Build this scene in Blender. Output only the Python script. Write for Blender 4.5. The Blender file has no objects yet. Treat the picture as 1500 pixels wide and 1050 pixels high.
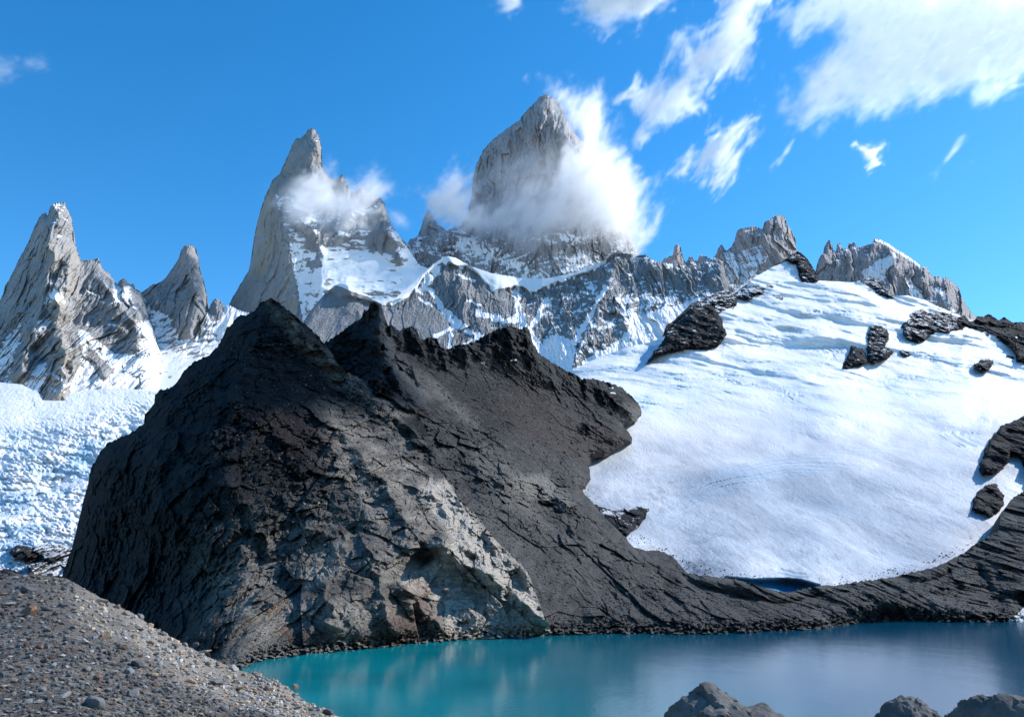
import bpy, math, random
import numpy as np
from mathutils import Vector, Matrix

# ------------------------------------------------------------------ camera
SC = bpy.context.scene
COL = SC.collection
CAMZ = 27.0
PITCH = math.radians(14.5)
FPX = 1200.0
CP, SP = math.cos(PITCH), math.sin(PITCH)
cd = bpy.data.cameras.new('camera')
cam = bpy.data.objects.new('camera', cd)
COL.objects.link(cam)
cam.location = (0, 0, CAMZ)
cam.rotation_euler = (math.radians(90) + PITCH, 0, 0)
cd.sensor_width = 36.0
cd.lens = 36.0 * FPX / 1500.0
cd.clip_start = 0.3
cd.clip_end = 40000
SC.camera = cam

# ------------------------------------------------------------------ light
SUN_AZ, SUN_EL = math.radians(70), math.radians(38)      # azimuth from +Y towards +X
w = bpy.data.worlds.new('World'); SC.world = w; w.use_nodes = True
nt = w.node_tree
sky = nt.nodes.new('ShaderNodeTexSky')
sky.sky_type = 'NISHITA'; sky.sun_disc = False
sky.sun_elevation = SUN_EL; sky.sun_rotation = SUN_AZ
sky.altitude = 1200; sky.air_density = 1.0; sky.dust_density = 0.3; sky.ozone_density = 3.0
bg = nt.nodes['Background']
hs = nt.nodes.new('ShaderNodeHueSaturation'); hs.inputs['Saturation'].default_value = 1.34; hs.inputs['Value'].default_value = 1.66; hs.inputs['Hue'].default_value = 0.496
nt.links.new(sky.outputs[0], hs.inputs['Color']); nt.links.new(hs.outputs[0], bg.inputs['Color'])
bg.inputs['Strength'].default_value = 0.12
sl = bpy.data.lights.new('sun', 'SUN'); so = bpy.data.objects.new('sun', sl); COL.objects.link(so)
sl.energy = 5.0; sl.angle = math.radians(0.5); sl.color = (1.0, 0.965, 0.92)
sdir = Vector((math.sin(SUN_AZ)*math.cos(SUN_EL), math.cos(SUN_AZ)*math.cos(SUN_EL), math.sin(SUN_EL)))
so.rotation_euler = sdir.to_track_quat('Z', 'Y').to_euler()
so.location = (300, 100, 900)
SC.view_settings.view_transform = 'Standard'; SC.view_settings.look = 'None'
SC.view_settings.exposure = 0.27; SC.view_settings.gamma = 1.0
SC.render.engine = 'CYCLES'
SC.cycles.max_bounces = 13; SC.cycles.diffuse_bounces = 3; SC.cycles.glossy_bounces = 2
SC.cycles.transmission_bounces = 2; SC.cycles.volume_bounces = 12; SC.cycles.transparent_max_bounces = 12
SC.cycles.volume_step_rate = 1.5; SC.cycles.volume_max_steps = 256
SC.cycles.sample_clamp_indirect = 6.0
SC.cycles.use_denoising = True

# ------------------------------------------------------------------ projection helpers (photo pixels 1500 x 1050)
def slope(py):
    zc = (525.0 - py) / FPX
    return (SP + zc * CP) / (CP - zc * SP)
def world(px, py, D):
    xc = (px - 750.0) / FPX; zc = (525.0 - py) / FPX
    yd = CP - zc * SP
    return D * xc / yd, D + 0 * px, CAMZ + D * (SP + zc * CP) / yd
def project(X, Y, Z):
    zz = Z - CAMZ
    f = Y * CP + zz * SP
    return 750 + FPX * X / f, 525 - FPX * (-Y * SP + zz * CP) / f
def dlake(py):
    return -CAMZ / np.minimum(slope(py), -0.02)

# ------------------------------------------------------------------ noise
_G = np.array([(1,1,0),(-1,1,0),(1,-1,0),(-1,-1,0),(1,0,1),(-1,0,1),(1,0,-1),(-1,0,-1),(0,1,1),(0,-1,1),(0,1,-1),(0,-1,-1),(1,1,0),(0,-1,1),(-1,1,0),(0,-1,-1)], dtype=np.float32)
def _h(ix, iy, iz, s):
    h = (ix.astype(np.uint32) * np.uint32(374761393)) ^ (iy.astype(np.uint32) * np.uint32(668265263)) ^ (iz.astype(np.uint32) * np.uint32(2147483647)) ^ np.uint32((s * 2654435761) & 0xffffffff)
    h = (h ^ (h >> np.uint32(13))) * np.uint32(1274126177)
    h = (h ^ (h >> np.uint32(15))) * np.uint32(2246822519)
    return (h >> np.uint32(17)) & np.uint32(15)
def perlin(x, y, z=0.0, s=0):
    x, y, z = np.broadcast_arrays(np.asarray(x, np.float32), np.asarray(y, np.float32), np.asarray(z, np.float32))
    fx, fy, fz = np.floor(x), np.floor(y), np.floor(z)
    ix, iy, iz = fx.astype(np.int32), fy.astype(np.int32), fz.astype(np.int32)
    x, y, z = x - fx, y - fy, z - fz
    u, v, t = [a * a * a * (a * (a * 6 - 15) + 10) for a in (x, y, z)]
    flat = not np.any(z)
    def c(dx, dy, dz):
        g = _G[_h(ix + dx, iy + dy, iz + dz, s)]
        return g[..., 0] * (x - dx) + g[..., 1] * (y - dy) + g[..., 2] * (z - dz)
    a = c(0,0,0); a = a + u * (c(1,0,0) - a); b = c(0,1,0); b = b + u * (c(1,1,0) - b); p = a + v * (b - a)
    if flat: return p
    a = c(0,0,1); a = a + u * (c(1,0,1) - a); b = c(0,1,1); b = b + u * (c(1,1,1) - b); q = a + v * (b - a)
    return p + t * (q - p)
def fbm(x, y, z=0.0, o=4, s=0, g=0.5, l=2.03):
    r = 0; a = 1.0; f = 1.0; n = 0
    for i in range(o):
        r = r + a * perlin(x * f, y * f, z * f, s + i * 17); n += a; a *= g; f *= l
    return r / n
def ridged(x, y, z=0.0, o=4, s=0, g=0.5, l=2.07):
    r = 0; a = 1.0; f = 1.0; n = 0; w = 1.0
    for i in range(o):
        k = (1 - np.abs(perlin(x * f, y * f, z * f, s + i * 31)) * 1.6); k = np.clip(k, 0, 1) ** 2
        r = r + a * k * w; w = np.clip(k * 1.6, 0, 1); n += a; a *= g; f *= l
    return r / n
def _r(ix, iy, s):
    h = (ix.astype(np.uint32) * np.uint32(374761393)) ^ (iy.astype(np.uint32) * np.uint32(668265263)) ^ np.uint32((s * 2654435761) & 0xffffffff)
    h = (h ^ (h >> np.uint32(13))) * np.uint32(1274126177); h = (h ^ (h >> np.uint32(16))) * np.uint32(2246822519); h = h ^ (h >> np.uint32(15))
    return (h & np.uint32(0xffff)).astype(np.float32) / 65535.0
def blocks(x, y, s=0, tilt=1.0, step=0.5):
    """jointed rock: every cell is a tilted flat facet at its own height; also the distance to the joint"""
    x = np.asarray(x, np.float32); y = np.asarray(y, np.float32)
    ix, iy = np.floor(x), np.floor(y); f1 = np.full(x.shape, 9.0, np.float32); f2 = f1.copy(); v = np.zeros_like(f1)
    for dx in (-1, 0, 1):
        for dy in (-1, 0, 1):
            cx, cy = (ix + dx).astype(np.int32), (iy + dy).astype(np.int32)
            px_ = ix + dx + 0.08 + 0.84 * _r(cx, cy, s); py_ = iy + dy + 0.08 + 0.84 * _r(cx, cy, s + 1)
            ex, ey = x - px_, y - py_; d = ex * ex + ey * ey
            val = step * (_r(cx, cy, s + 2) - 0.5) + tilt * (ex * (_r(cx, cy, s + 3) - 0.5) + ey * (_r(cx, cy, s + 4) - 0.5)) * 2
            m = d < f1; f2 = np.where(m, f1, np.minimum(f2, d)); v = np.where(m, val, v); f1 = np.where(m, d, f1)
    return v, np.sqrt(f2) - np.sqrt(f1)
def ss(a, b, x):
    t = np.clip((x - a) / (b - a), 0, 1); return t * t * (3 - 2 * t)
def mix(a, b, t): return a + (b - a) * t

# ------------------------------------------------------------------ 2-D masks on the sheet of a landform
def seg_dist(px, py, pts, closed=False):
    d = np.full(px.shape, 1e9, np.float32)
    P = list(pts) + ([pts[0]] if closed else [])
    for (x0, y0), (x1, y1) in zip(P[:-1], P[1:]):
        dx, dy = x1 - x0, y1 - y0; L = dx * dx + dy * dy + 1e-9
        t = np.clip(((px - x0) * dx + (py - y0) * dy) / L, 0, 1)
        d = np.minimum(d, (px - x0 - t * dx) ** 2 + (py - y0 - t * dy) ** 2)
    return np.sqrt(d)
def inpoly(px, py, poly):
    r = np.zeros(px.shape, bool); n = len(poly)
    for i in range(n):
        x0, y0 = poly[i]; x1, y1 = poly[(i + 1) % n]
        if y0 == y1: continue
        c = ((y0 > py) != (y1 > py)) & (px < (x1 - x0) * (py - y0) / (y1 - y0) + x0)
        r ^= c
    return r
def sd(px, py, poly):                      # >0 inside, pixels; limited to the polygon's neighbourhood
    out = np.full(px.shape, -60.0, np.float32)
    P = np.array(poly); m = (px > P[:,0].min() - 60) & (px < P[:,0].max() + 60) & (py > P[:,1].min() - 60) & (py < P[:,1].max() + 60)
    if not m.any(): return out
    a, b = px[m], py[m]
    d = seg_dist(a, b, poly, True)
    out[m] = np.maximum(np.where(inpoly(a, b, poly), d, -d), -60)
    return out
def pm(px, py, poly, soft=3.0):
    return np.clip(0.5 + sd(px, py, poly) / (2 * soft), 0, 1)
def stroke(px, py, pts, wd, soft=1.5):
    P = np.array(pts); m = (px > P[:,0].min() - 30) & (px < P[:,0].max() + 30) & (py > P[:,1].min() - 30) & (py < P[:,1].max() + 30)
    out = np.zeros(px.shape, np.float32)
    if m.any(): out[m] = np.clip(0.5 + (wd * (1 + 1.3 * fbm(px[m] / 9, py[m] / 9, 0, 3, 191)) - seg_dist(px[m], py[m], pts)) / (2 * soft), 0, 1)
    return out
def crease(px, py, pts, amp, wd):          # a rib that stands out of the face, sharp along its line
    f = max(wd, 10.0)
    wx = px + 0.9 * f * fbm(px / (1.6 * f), py / (1.6 * f), 0, 3, 881); wy = py + 0.9 * f * fbm(px / (1.6 * f), py / (1.6 * f), 0, 3, 883)
    d = seg_dist(wx, wy, pts)
    k = 0.75 + 0.9 * fbm(px / (2.2 * f), py / (2.2 * f), 0, 2, 885)
    return -amp * k * np.exp(-np.sqrt(d * d + 1.5) / wd)
def tps(ctrl, px, py):
    C = np.array(ctrl, float); xy = C[:, :2] / 100.0; v = np.log(C[:, 2]); n = len(C)
    def U(r2): return r2 * np.log(r2 + 1e-9)
    A = np.zeros((n + 3, n + 3)); d = ((xy[:, None] - xy[None]) ** 2).sum(-1)
    A[:n, :n] = U(d) + np.eye(n) * 0.02; A[:n, n] = 1; A[:n, n+1:] = xy; A[n, :n] = 1; A[n+1:, :n] = xy.T
    s = np.linalg.solve(A, np.concatenate([v, [0, 0, 0]])).astype(np.float32)
    x = (px / 100.0).astype(np.float32); y = (py / 100.0).astype(np.float32)
    r = s[n] + s[n+1] * x + s[n+2] * y
    for i in range(n): r = r + s[i] * U((x - np.float32(xy[i,0])) ** 2 + (y - np.float32(xy[i,1])) ** 2)
    return np.exp(r)

# ------------------------------------------------------------------ mesh building
def mesh_from(name, V, F, mk=None, smooth=True):
    me = bpy.data.meshes.new(name)
    V = np.ascontiguousarray(V, np.float32); F = np.ascontiguousarray(F, np.int32)
    k = F.shape[1]
    me.vertices.add(len(V)); me.vertices.foreach_set('co', V.ravel())
    me.loops.add(F.size); me.loops.foreach_set('vertex_index', F.ravel())
    me.polygons.add(len(F)); me.polygons.foreach_set('loop_start', np.arange(0, F.size, k, dtype=np.int32))
    me.polygons.foreach_set('loop_total', np.full(len(F), k, np.int32))
    me.update(calc_edges=True)
    me.polygons.foreach_set('use_smooth', np.full(len(me.polygons), smooth))
    if mk is not None:
        at = me.color_attributes.new('mk', 'FLOAT_COLOR', 'POINT')
        at.data.foreach_set('color', np.ascontiguousarray(mk, np.float32).ravel())
    return me
def link(name, me, mat=None, kind=None, label=None, cat=None, group=None, parent=None):
    o = bpy.data.objects.new(name, me); COL.objects.link(o)
    if mat and me: me.materials.append(mat)
    if kind: o['kind'] = kind
    if label: o['label'] = label
    if cat: o['category'] = cat
    if group: o['group'] = group
    if parent: o.parent = parent
    return o
def grid_faces(nr, nc):
    i = np.arange(nr * nc).reshape(nr, nc)
    return np.stack([i[:-1,:-1], i[1:,:-1], i[1:,1:], i[:-1,1:]], -1).reshape(-1, 4)
def normals(P):
    a = np.gradient(P, axis=1); b = np.gradient(P, axis=0)
    n = np.cross(b, a); n /= np.linalg.norm(n, axis=-1, keepdims=True) + 1e-9
    return n
def interp(pts, x):
    p = np.array(pts, float); return np.interp(x, p[:,0], p[:,1])

def landform(name, top, bot, Dfun, mask, mat, step=1.0, jag=1.2, jf=0.12, seed=1, back=(300, -20), smooth=True, nrmax=520, **props):
    """A landform: its visible side as a dense relief sheet, its far side falling away behind the crest."""
    top = np.array(top, float)
    xs = np.arange(top[0,0], top[-1,0] + step * 0.5, step)
    ty = np.interp(xs, top[:,0], top[:,1])
    if jag: ty = ty - jag * (ridged(xs * jf, 0.3, 0.0, 3, seed, 0.5) * 1.6 - 0.6 + 0.9 * blocks(xs * jf * 1.3, 0 * xs, seed, 0.8, 1.0)[0])
    by = interp(bot, xs) if not np.isscalar(bot) else np.full(xs.shape, float(bot))
    by = np.maximum(by, ty + 3)
    Yr = np.arange(ty.min(), by.max() + step, step); nr = len(Yr)
    px = np.broadcast_to(xs[None], (nr, len(xs))).astype(np.float32)
    py = np.clip(Yr[:, None], ty[None], by[None]).astype(np.float32)
    D = Dfun(px, py).astype(np.float32)
    X, Y, Z = world(px, py, D)
    P = np.stack([X, Y, Z], -1)
    mk = mask(px, py, P, normals(P)) if mask else None
    nb = 6
    t0 = P[0]
    B = []
    for k in range(nb, 0, -1):
        t = k / nb; q = t0.copy(); q[:, 1] += back[0] * t; q[:, 0] *= 1 + 0.04 * t
        q[:, 2] = t0[:, 2] - (t0[:, 2] - back[1]) * t ** 1.3
        q[:, 2] = np.minimum(q[:, 2], CAMZ + (t0[:, 2] - CAMZ) * q[:, 1] / t0[:, 1] * 0.999)
        B.append(q)
    P = np.concatenate([np.stack(B), P], 0)
    if mk is not None: mk = np.concatenate([np.repeat(mk[:1], nb, 0), mk], 0)
    V = P.reshape(-1, 3)
    F = grid_faces(P.shape[0], P.shape[1])
    q = np.concatenate([np.repeat(np.arange(-nb, 0, dtype=np.float32)[:, None], py.shape[1], 1), py], 0).ravel()[F]
    F = F[(np.abs(q[:, 1] - q[:, 0]) + np.abs(q[:, 2] - q[:, 3])) > 1e-4]
    me = mesh_from(name, V, F, None if mk is None else mk.reshape(-1, 4), smooth)
    return link(name, me, mat, **props)
def MK(px, r=0, g=0, b=0, a=0):
    o = np.zeros(px.shape + (4,), np.float32); o[..., 0] = r; o[..., 1] = g; o[..., 2] = b; o[..., 3] = a
    return np.clip(o, 0, 1)

# ------------------------------------------------------------------ materials
class NT:
    def __init__(s, name):
        s.m = bpy.data.materials.new(name); s.m.use_nodes = True; s.t = s.m.node_tree; s.b = s.t.nodes['Principled BSDF']
        s.out = s.t.nodes['Material Output']
    def n(s, k, **kw):
        x = s.t.nodes.new(k)
        for a, b in kw.items(): setattr(x, a, b)
        return x
    def l(s, a, b): s.t.links.new(a, b)
    def put(s, x, sock):
        if isinstance(x, bpy.types.NodeSocket): s.l(x, sock)
        elif isinstance(x, (tuple, list)) and sock.type == 'RGBA': sock.default_value = (*x[:3], 1)
        else: sock.default_value = x
    def math(s, op, a, b=0.0, clamp=False):
        x = s.n('ShaderNodeMath', operation=op); x.use_clamp = clamp; s.put(a, x.inputs[0]); s.put(b, x.inputs[1]); return x.outputs[0]
    def mix(s, f, a, b):
        x = s.n('ShaderNodeMix', data_type='RGBA'); s.put(f, x.inputs[0]); s.put(a, x.inputs[6]); s.put(b, x.inputs[7]); return x.outputs[2]
    def noise(s, scale, detail=4, rough=0.55, vec=None, dist=0.0):
        x = s.n('ShaderNodeTexNoise'); x.inputs['Scale'].default_value = scale; x.inputs['Detail'].default_value = detail
        x.inputs['Roughness'].default_value = rough; x.inputs['Distortion'].default_value = dist
        if vec is not None: s.l(vec, x.inputs['Vector'])
        return x.outputs['Fac']
    def coord(s, scale=(1,1,1), rot=(0,0,0)):
        g = s.n('ShaderNodeNewGeometry'); mp = s.n('ShaderNodeMapping'); s.l(g.outputs['Position'], mp.inputs[0])
        mp.inputs['Scale'].default_value = scale; mp.inputs['Rotation'].default_value = rot; return mp.outputs[0]
    def ramp(s, f, a, b):            # smooth step
        x = s.n('ShaderNodeMapRange', interpolation_type='SMOOTHSTEP'); s.put(f, x.inputs[0]); x.inputs[1].default_value = a; x.inputs[2].default_value = b; return x.outputs[0]
    def attr(s):
        a = s.n('ShaderNodeVertexColor', layer_name='mk'); q = s.n('ShaderNodeSeparateColor'); s.l(a.outputs['Color'], q.inputs[0])
        return q.outputs[0], q.outputs[1], q.outputs[2], a.outputs['Alpha']
    def bump(s, h, dist, strength=1.0, prev=None):
        x = s.n('ShaderNodeBump'); x.inputs['Distance'].default_value = dist; x.inputs['Strength'].default_value = strength
        s.l(h, x.inputs['Height'])
        if prev is not None: s.l(prev, x.inputs['Normal'])
        return x.outputs[0]

def granite_mat(name, cold, warm, dark, grain):
    t = NT(name); snow, tan, dk, _ = t.attr()
    v = t.coord((1, 1, 0.28)); n1 = t.noise(1 / (grain * 9), 5, 0.6, v); n2 = t.noise(1 / (grain * 1.6), 5, 0.65, v)
    n3 = t.noise(1 / (grain * 2.2), 4, 0.7, t.coord())
    c = t.mix(t.ramp(n1, 0.35, 0.65), cold, tuple(x * 0.72 for x in cold))
    c = t.mix(t.math('MULTIPLY', tan, t.ramp(n1, 0.25, 0.75)), c, warm)
    c = t.mix(t.math('MULTIPLY', t.ramp(n2, 0.50, 0.72), 0.55), c, dark)
    c = t.mix(dk, c, dark)
    f = t.math('ADD', snow, t.math('MULTIPLY', t.math('SUBTRACT', n3, 0.5), 0.9))
    f = t.ramp(f, 0.42, 0.58)
    c = t.mix(f, c, (0.88, 0.875, 0.87))
    t.l(c, t.b.inputs['Base Color']); t.b.inputs['Roughness'].default_value = 0.85
    t.b.inputs['Specular IOR Level'].default_value = 0.2
    h = t.math('MULTIPLY', n2, t.math('SUBTRACT', 1.0, t.math('MULTIPLY', f, 0.85)))
    t.l(t.bump(h, grain * 1.6, 0.8), t.b.inputs['Normal'])
    return t.m
def dark_mat(name, base, tan, rust, grain, angle=0.0):
    t = NT(name); tn, rs, scree, snow = t.attr()
    v = t.coord((1, 1, 1.0)); vs = t.coord((0.35, 0.35, 1.3), (0, angle, 0))
    n0 = t.noise(1 / (grain * 30), 4, 0.6, v); n1 = t.noise(1 / (grain * 5), 6, 0.65, vs); n2 = t.noise(1 / (grain * 0.9), 6, 0.7, v)
    n3 = t.noise(1 / (grain * 1.1), 3, 0.6, v)
    vo = t.n('ShaderNodeTexVoronoi', feature='DISTANCE_TO_EDGE'); t.l(vs, vo.inputs['Vector']); vo.inputs['Scale'].default_value = 1 / (grain * 2.5)
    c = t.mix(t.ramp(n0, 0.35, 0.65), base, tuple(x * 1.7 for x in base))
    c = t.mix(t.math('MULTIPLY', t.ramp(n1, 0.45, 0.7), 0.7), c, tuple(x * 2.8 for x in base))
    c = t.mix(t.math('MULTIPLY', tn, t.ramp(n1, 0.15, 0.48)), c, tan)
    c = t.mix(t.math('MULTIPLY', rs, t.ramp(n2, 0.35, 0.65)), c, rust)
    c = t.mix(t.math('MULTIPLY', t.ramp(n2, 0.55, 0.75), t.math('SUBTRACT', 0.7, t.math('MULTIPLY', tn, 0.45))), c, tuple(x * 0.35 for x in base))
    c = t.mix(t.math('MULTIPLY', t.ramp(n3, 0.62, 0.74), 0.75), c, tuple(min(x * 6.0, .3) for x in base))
    f = t.ramp(t.math('ADD', snow, t.math('MULTIPLY', t.math('SUBTRACT', n3, 0.5), 0.9)), 0.45, 0.55)
    c = t.mix(f, c, (0.86, 0.86, 0.86))
    t.l(c, t.b.inputs['Base Color']); t.b.inputs['Roughness'].default_value = 0.85
    t.b.inputs['Specular IOR Level'].default_value = 0.12
    h = t.math('ADD', t.math('MULTIPLY', n1, 1.2), t.math('ADD', t.math('MULTIPLY', n2, 0.7), t.math('MULTIPLY', t.ramp(vo.outputs[0], 0, 0.15), 0.25)))
    t.l(t.bump(h, grain * 2.6, 1.0), t.b.inputs['Normal'])
    return t.m
def glacier_mat(name, grain, sc=1.0):
    t = NT(name); ice, dirt, crack, low_ = t.attr()
    v = t.coord(); n1 = t.noise(1 / (grain * 12), 5, 0.6, v); n2 = t.noise(1 / grain, 5, 0.65, v); n3 = t.noise(1 / (grain * 3), 5, 0.65, t.coord((1, 0.3, 1)))
    c = t.mix(t.math('MULTIPLY', t.ramp(n1, 0.3, 0.7), 0.35), (0.90, 0.885, 0.865), (0.82, 0.825, 0.84))
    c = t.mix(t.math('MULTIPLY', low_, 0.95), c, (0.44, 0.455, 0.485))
    c = t.mix(t.math('MULTIPLY', ice, t.ramp(n3, 0.1, 0.55)), c, (0.30, 0.50, 0.66))
    c = t.mix(t.math('MULTIPLY', dirt, t.ramp(n3, 0.35, 0.7)), c, (0.26, 0.24, 0.24))
    c = t.mix(t.math('MAXIMUM', t.ramp(crack, 0.85, 1.0), t.math('MULTIPLY', crack, t.ramp(n2, 0.1, 0.5))), c, (0.03, 0.19, 0.34))
    t.l(c, t.b.inputs['Base Color']); t.b.inputs['Roughness'].default_value = 0.6
    t.b.inputs['Specular IOR Level'].default_value = 0.25
    t.l(t.bump(t.math('ADD', n2, n3), grain * 0.5 * sc, 0.8), t.b.inputs['Normal'])
    return t.m

GRAN_L = granite_mat('granite_grey', (0.36, 0.365, 0.37), (0.43, 0.385, 0.32), (0.14, 0.145, 0.16), 6)
GRAN_P = granite_mat('granite_tan', (0.36, 0.36, 0.36), (0.46, 0.39, 0.30), (0.17, 0.165, 0.165), 7)
GRAN_F = granite_mat('granite_far', (0.42, 0.41, 0.42), (0.50, 0.41, 0.36), (0.20, 0.19, 0.205), 9)
GRAN_W = granite_mat('granite_wall', (0.27, 0.275, 0.285), (0.40, 0.36, 0.30), (0.09, 0.10, 0.115), 6)
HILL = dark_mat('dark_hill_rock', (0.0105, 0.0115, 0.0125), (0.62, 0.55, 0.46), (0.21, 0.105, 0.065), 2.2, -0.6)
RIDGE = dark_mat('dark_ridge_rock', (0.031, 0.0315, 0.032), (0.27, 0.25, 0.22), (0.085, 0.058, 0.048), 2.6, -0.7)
OUTC = dark_mat('outcrop_rock', (0.018, 0.020, 0.024), (0.12, 0.105, 0.09), (0.08, 0.055, 0.045), 4.0, 0.3)
ICE = glacier_mat('glacier_ice', 3.0)
ICEL = glacier_mat('icefall_ice', 3.5, 1.6)

# ------------------------------------------------------------------ main glacier depth, shared by what emerges from it
GC = [(830,548,1560),(880,522,1620),(950,500,1650),(1060,440,1850),(1130,392,2050),(1165,382,2080),(1240,413,1990),(1330,433,1960),(1420,467,1900),(1500,480,1850),(1580,490,1800),
      (900,600,1280),(1000,540,1500),(1150,470,1760),(1000,600,1300),(1150,560,1440),(1300,530,1560),(1300,590,1360),(1450,540,1540),(1500,590,1360),(1150,640,1160),(1300,650,1130),(860,690,960),(950,700,935),
      (1100,720,860),(1300,720,900),(1450,680,1040),(1550,660,1100),(930,800,630),(1050,800,650),(1200,800,670),(1350,780,760),(1450,760,830),(1000,850,575),(1150,862,565),(1300,850,610),(1500,850,720),(850,760,720),
      (1580,760,880),(1100,900,450),(1400,900,480),(1200,600,1290),(1230,520,1590)]
def Dgl(px, py):
    return tps(GC, px, py)

def g_top():
    return [(815,556),(834,544),(880,522),(920,508),(950,502),(962,497),(985,487),(1005,466),(1045,446),(1075,438),(1088,426),(1100,412),(1108,405),(1130,392),(1150,384),(1160,382),(1172,386),(1185,412),(1200,411),
            (1240,413),(1262,413),(1280,425),(1300,434),(1330,433),(1355,440),(1380,452),(1400,460),(1420,468),(1440,470),(1460,478),(1500,490),(1600,500)]
def glacier_D(px, py):
    D = Dgl(px, py)
    X, Y, Z = world(px, py, D)
    wx = px + 12 * fbm(px / 60, py / 60, 0, 3, 5)
    D = D + 38 * fbm(X / 420, Y / 420, 0, 3, 11) + 34 * fbm(X / 210, Y / 250, 0, 3, 17, 0.4) + 4 * fbm(X / 60, Y / 90, 0, 3, 12)
    D = D - 26 * np.exp(-((py - (655 - 0.10 * (px - 900) + 18 * np.sin((px - 860) / 90.0))) / 26.0) ** 2) * ss(1050, 1200, px) - 18 * np.exp(-((py - (705 - 0.06 * (px - 900))) / 16.0) ** 2) * ss(900, 980, px) * ss(1350, 1200, px)
    up = ss(640, 480, py)                                          # rolling seracs and benches on the upper slopes
    q = 60 * fbm(X / 200, Z / 120, 0, 3, 22)
    terr = ridged((X + q) / 330, (Z + 0.22 * X + 0.7 * q) / 95, 0.0, 3, 21, 0.4)
    D = D - up * 36 * terr - up * 46 * fbm((X + q) / 170, (Z + 0.3 * X) / 75, 0, 4, 23, 0.45)
    # crevasse fields
    lw = ss(640, 740, py); D = D + lw * (1.3 * fbm(X / 7 + 0.5 * fbm(X / 40, Y / 40, 0, 2, 61), Y / 60, 0, 4, 66, 0.6) + 0.8 * fbm(X / 2.5, Y / 6, 0, 3, 67))
    cz = crev_zones(px, py)
    lines = crev_lines(px, py)
    D = D + cz * np.where(py > 655, 2.6, 7.0) * lines + up * 7 * fbm(X / 34, Z / 20, 0, 4, 68, 0.6)
    # hollow of the big bowl and the step of the left lobe
    D = D + crease(px, py, [(1180,640),(1300,650),(1420,625),(1500,605)], -14, 30)
    D = D + 22 * pm(px, py, [(948,503),(965,497),(978,505),(965,520),(940,542),(905,558),(880,562),(905,545),(925,530),(938,512)], 14)
    D = D + crease(px, py, [(1420,495),(1397,522),(1404,532)], 26, 26)
    return D
def crev_lines(px, py):
    X, Y, Z = world(px, py, Dgl(px, py))
    # long curved crevasses across the tongue
    c = interp([(960,748),(1000,724),(1040,704),(1080,693),(1130,685),(1180,681),(1230,682),(1300,690)], px.ravel()).reshape(px.shape)
    q = (py - c) * (1 + 0.35 * ss(1150, 1000, px)) + 5.0 * fbm(px / 70, py / 30, 0, 3, 8) + 1.6 * fbm(px / 14, py / 8, 0, 3, 9)
    arc = np.clip(np.sin(q * (2 * math.pi / 5.2)), 0, 1) ** 3 * ss(-0.45, 0.0, fbm(px / 60, q / 5, 0, 2, 34)) * pm(px, py, [(960,700),(1300,640),(1300,730),(960,760)], 4)
    # broken ice elsewhere, the cracks turning with the flow
    th = 0.5 * fbm(X / 300, Z / 200, 0, 2, 36) + 0.25
    u = X * np.cos(th) - Z * np.sin(th); v = Z * np.cos(th) + X * np.sin(th)
    n1 = 1 - np.abs(fbm(u / 55, v / 11, 0, 3, 37, 0.5)) * 7; n2 = 1 - np.abs(fbm(u / 26, v / 7, 0, 3, 38, 0.5)) * 7
    br = np.maximum(np.clip(n1, 0, 1), 0.7 * np.clip(n2, 0, 1)) * ss(-0.15, 0.25, fbm(X / 60, Z / 30, 0, 3, 39))
    return np.where(py > 655, np.maximum(arc, 0.5 * br * (px > 1330)), br)
def crev_zones(px, py):
    z = pm(px, py, [(975,742),(1000,710),(1050,686),(1120,670),(1200,669),(1250,680),(1210,694),(1110,708),(1050,728),(1010,748)], 9)
    z = np.maximum(z, 0.8 * pm(px, py, [(880,600),(930,570),(1000,552),(1040,560),(1000,585),(940,615),(895,640)], 14)); z = np.maximum(z, 0.6 * pm(px, py, [(1200,655),(1330,650),(1440,615),(1430,640),(1330,672),(1210,672)], 10))
    z = np.maximum(z, 0.9 * pm(px, py, [(1130,565),(1165,560),(1215,590),(1245,605),(1215,612),(1160,595)], 9))
    z = np.maximum(z, 0.8 * pm(px, py, [(1260,560),(1340,545),(1430,550),(1400,570),(1330,590),(1265,590)], 12))
    z = np.maximum(z, 0.7 * pm(px, py, [(1000,570),(1040,555),(1100,530),(1180,530),(1120,560),(1040,590),(985,605)], 12))
    z = np.maximum(z, 0.9 * pm(px, py, [(1180,500),(1235,495),(1260,525),(1235,540),(1190,525)], 9))
    z = np.maximum(z, 0.8 * pm(px, py, [(1085,475),(1180,455),(1250,450),(1250,470),(1150,490),(1090,500)], 12))
    z = np.maximum(z, 0.8 * pm(px, py, [(1395,640),(1440,640),(1430,690),(1420,740),(1400,745),(1405,700),(1385,660)], 10))
    z = np.maximum(z, 0.8 * pm(px, py, [(1345,500),(1400,515),(1390,530),(1330,520)], 6))
    return z
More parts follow.
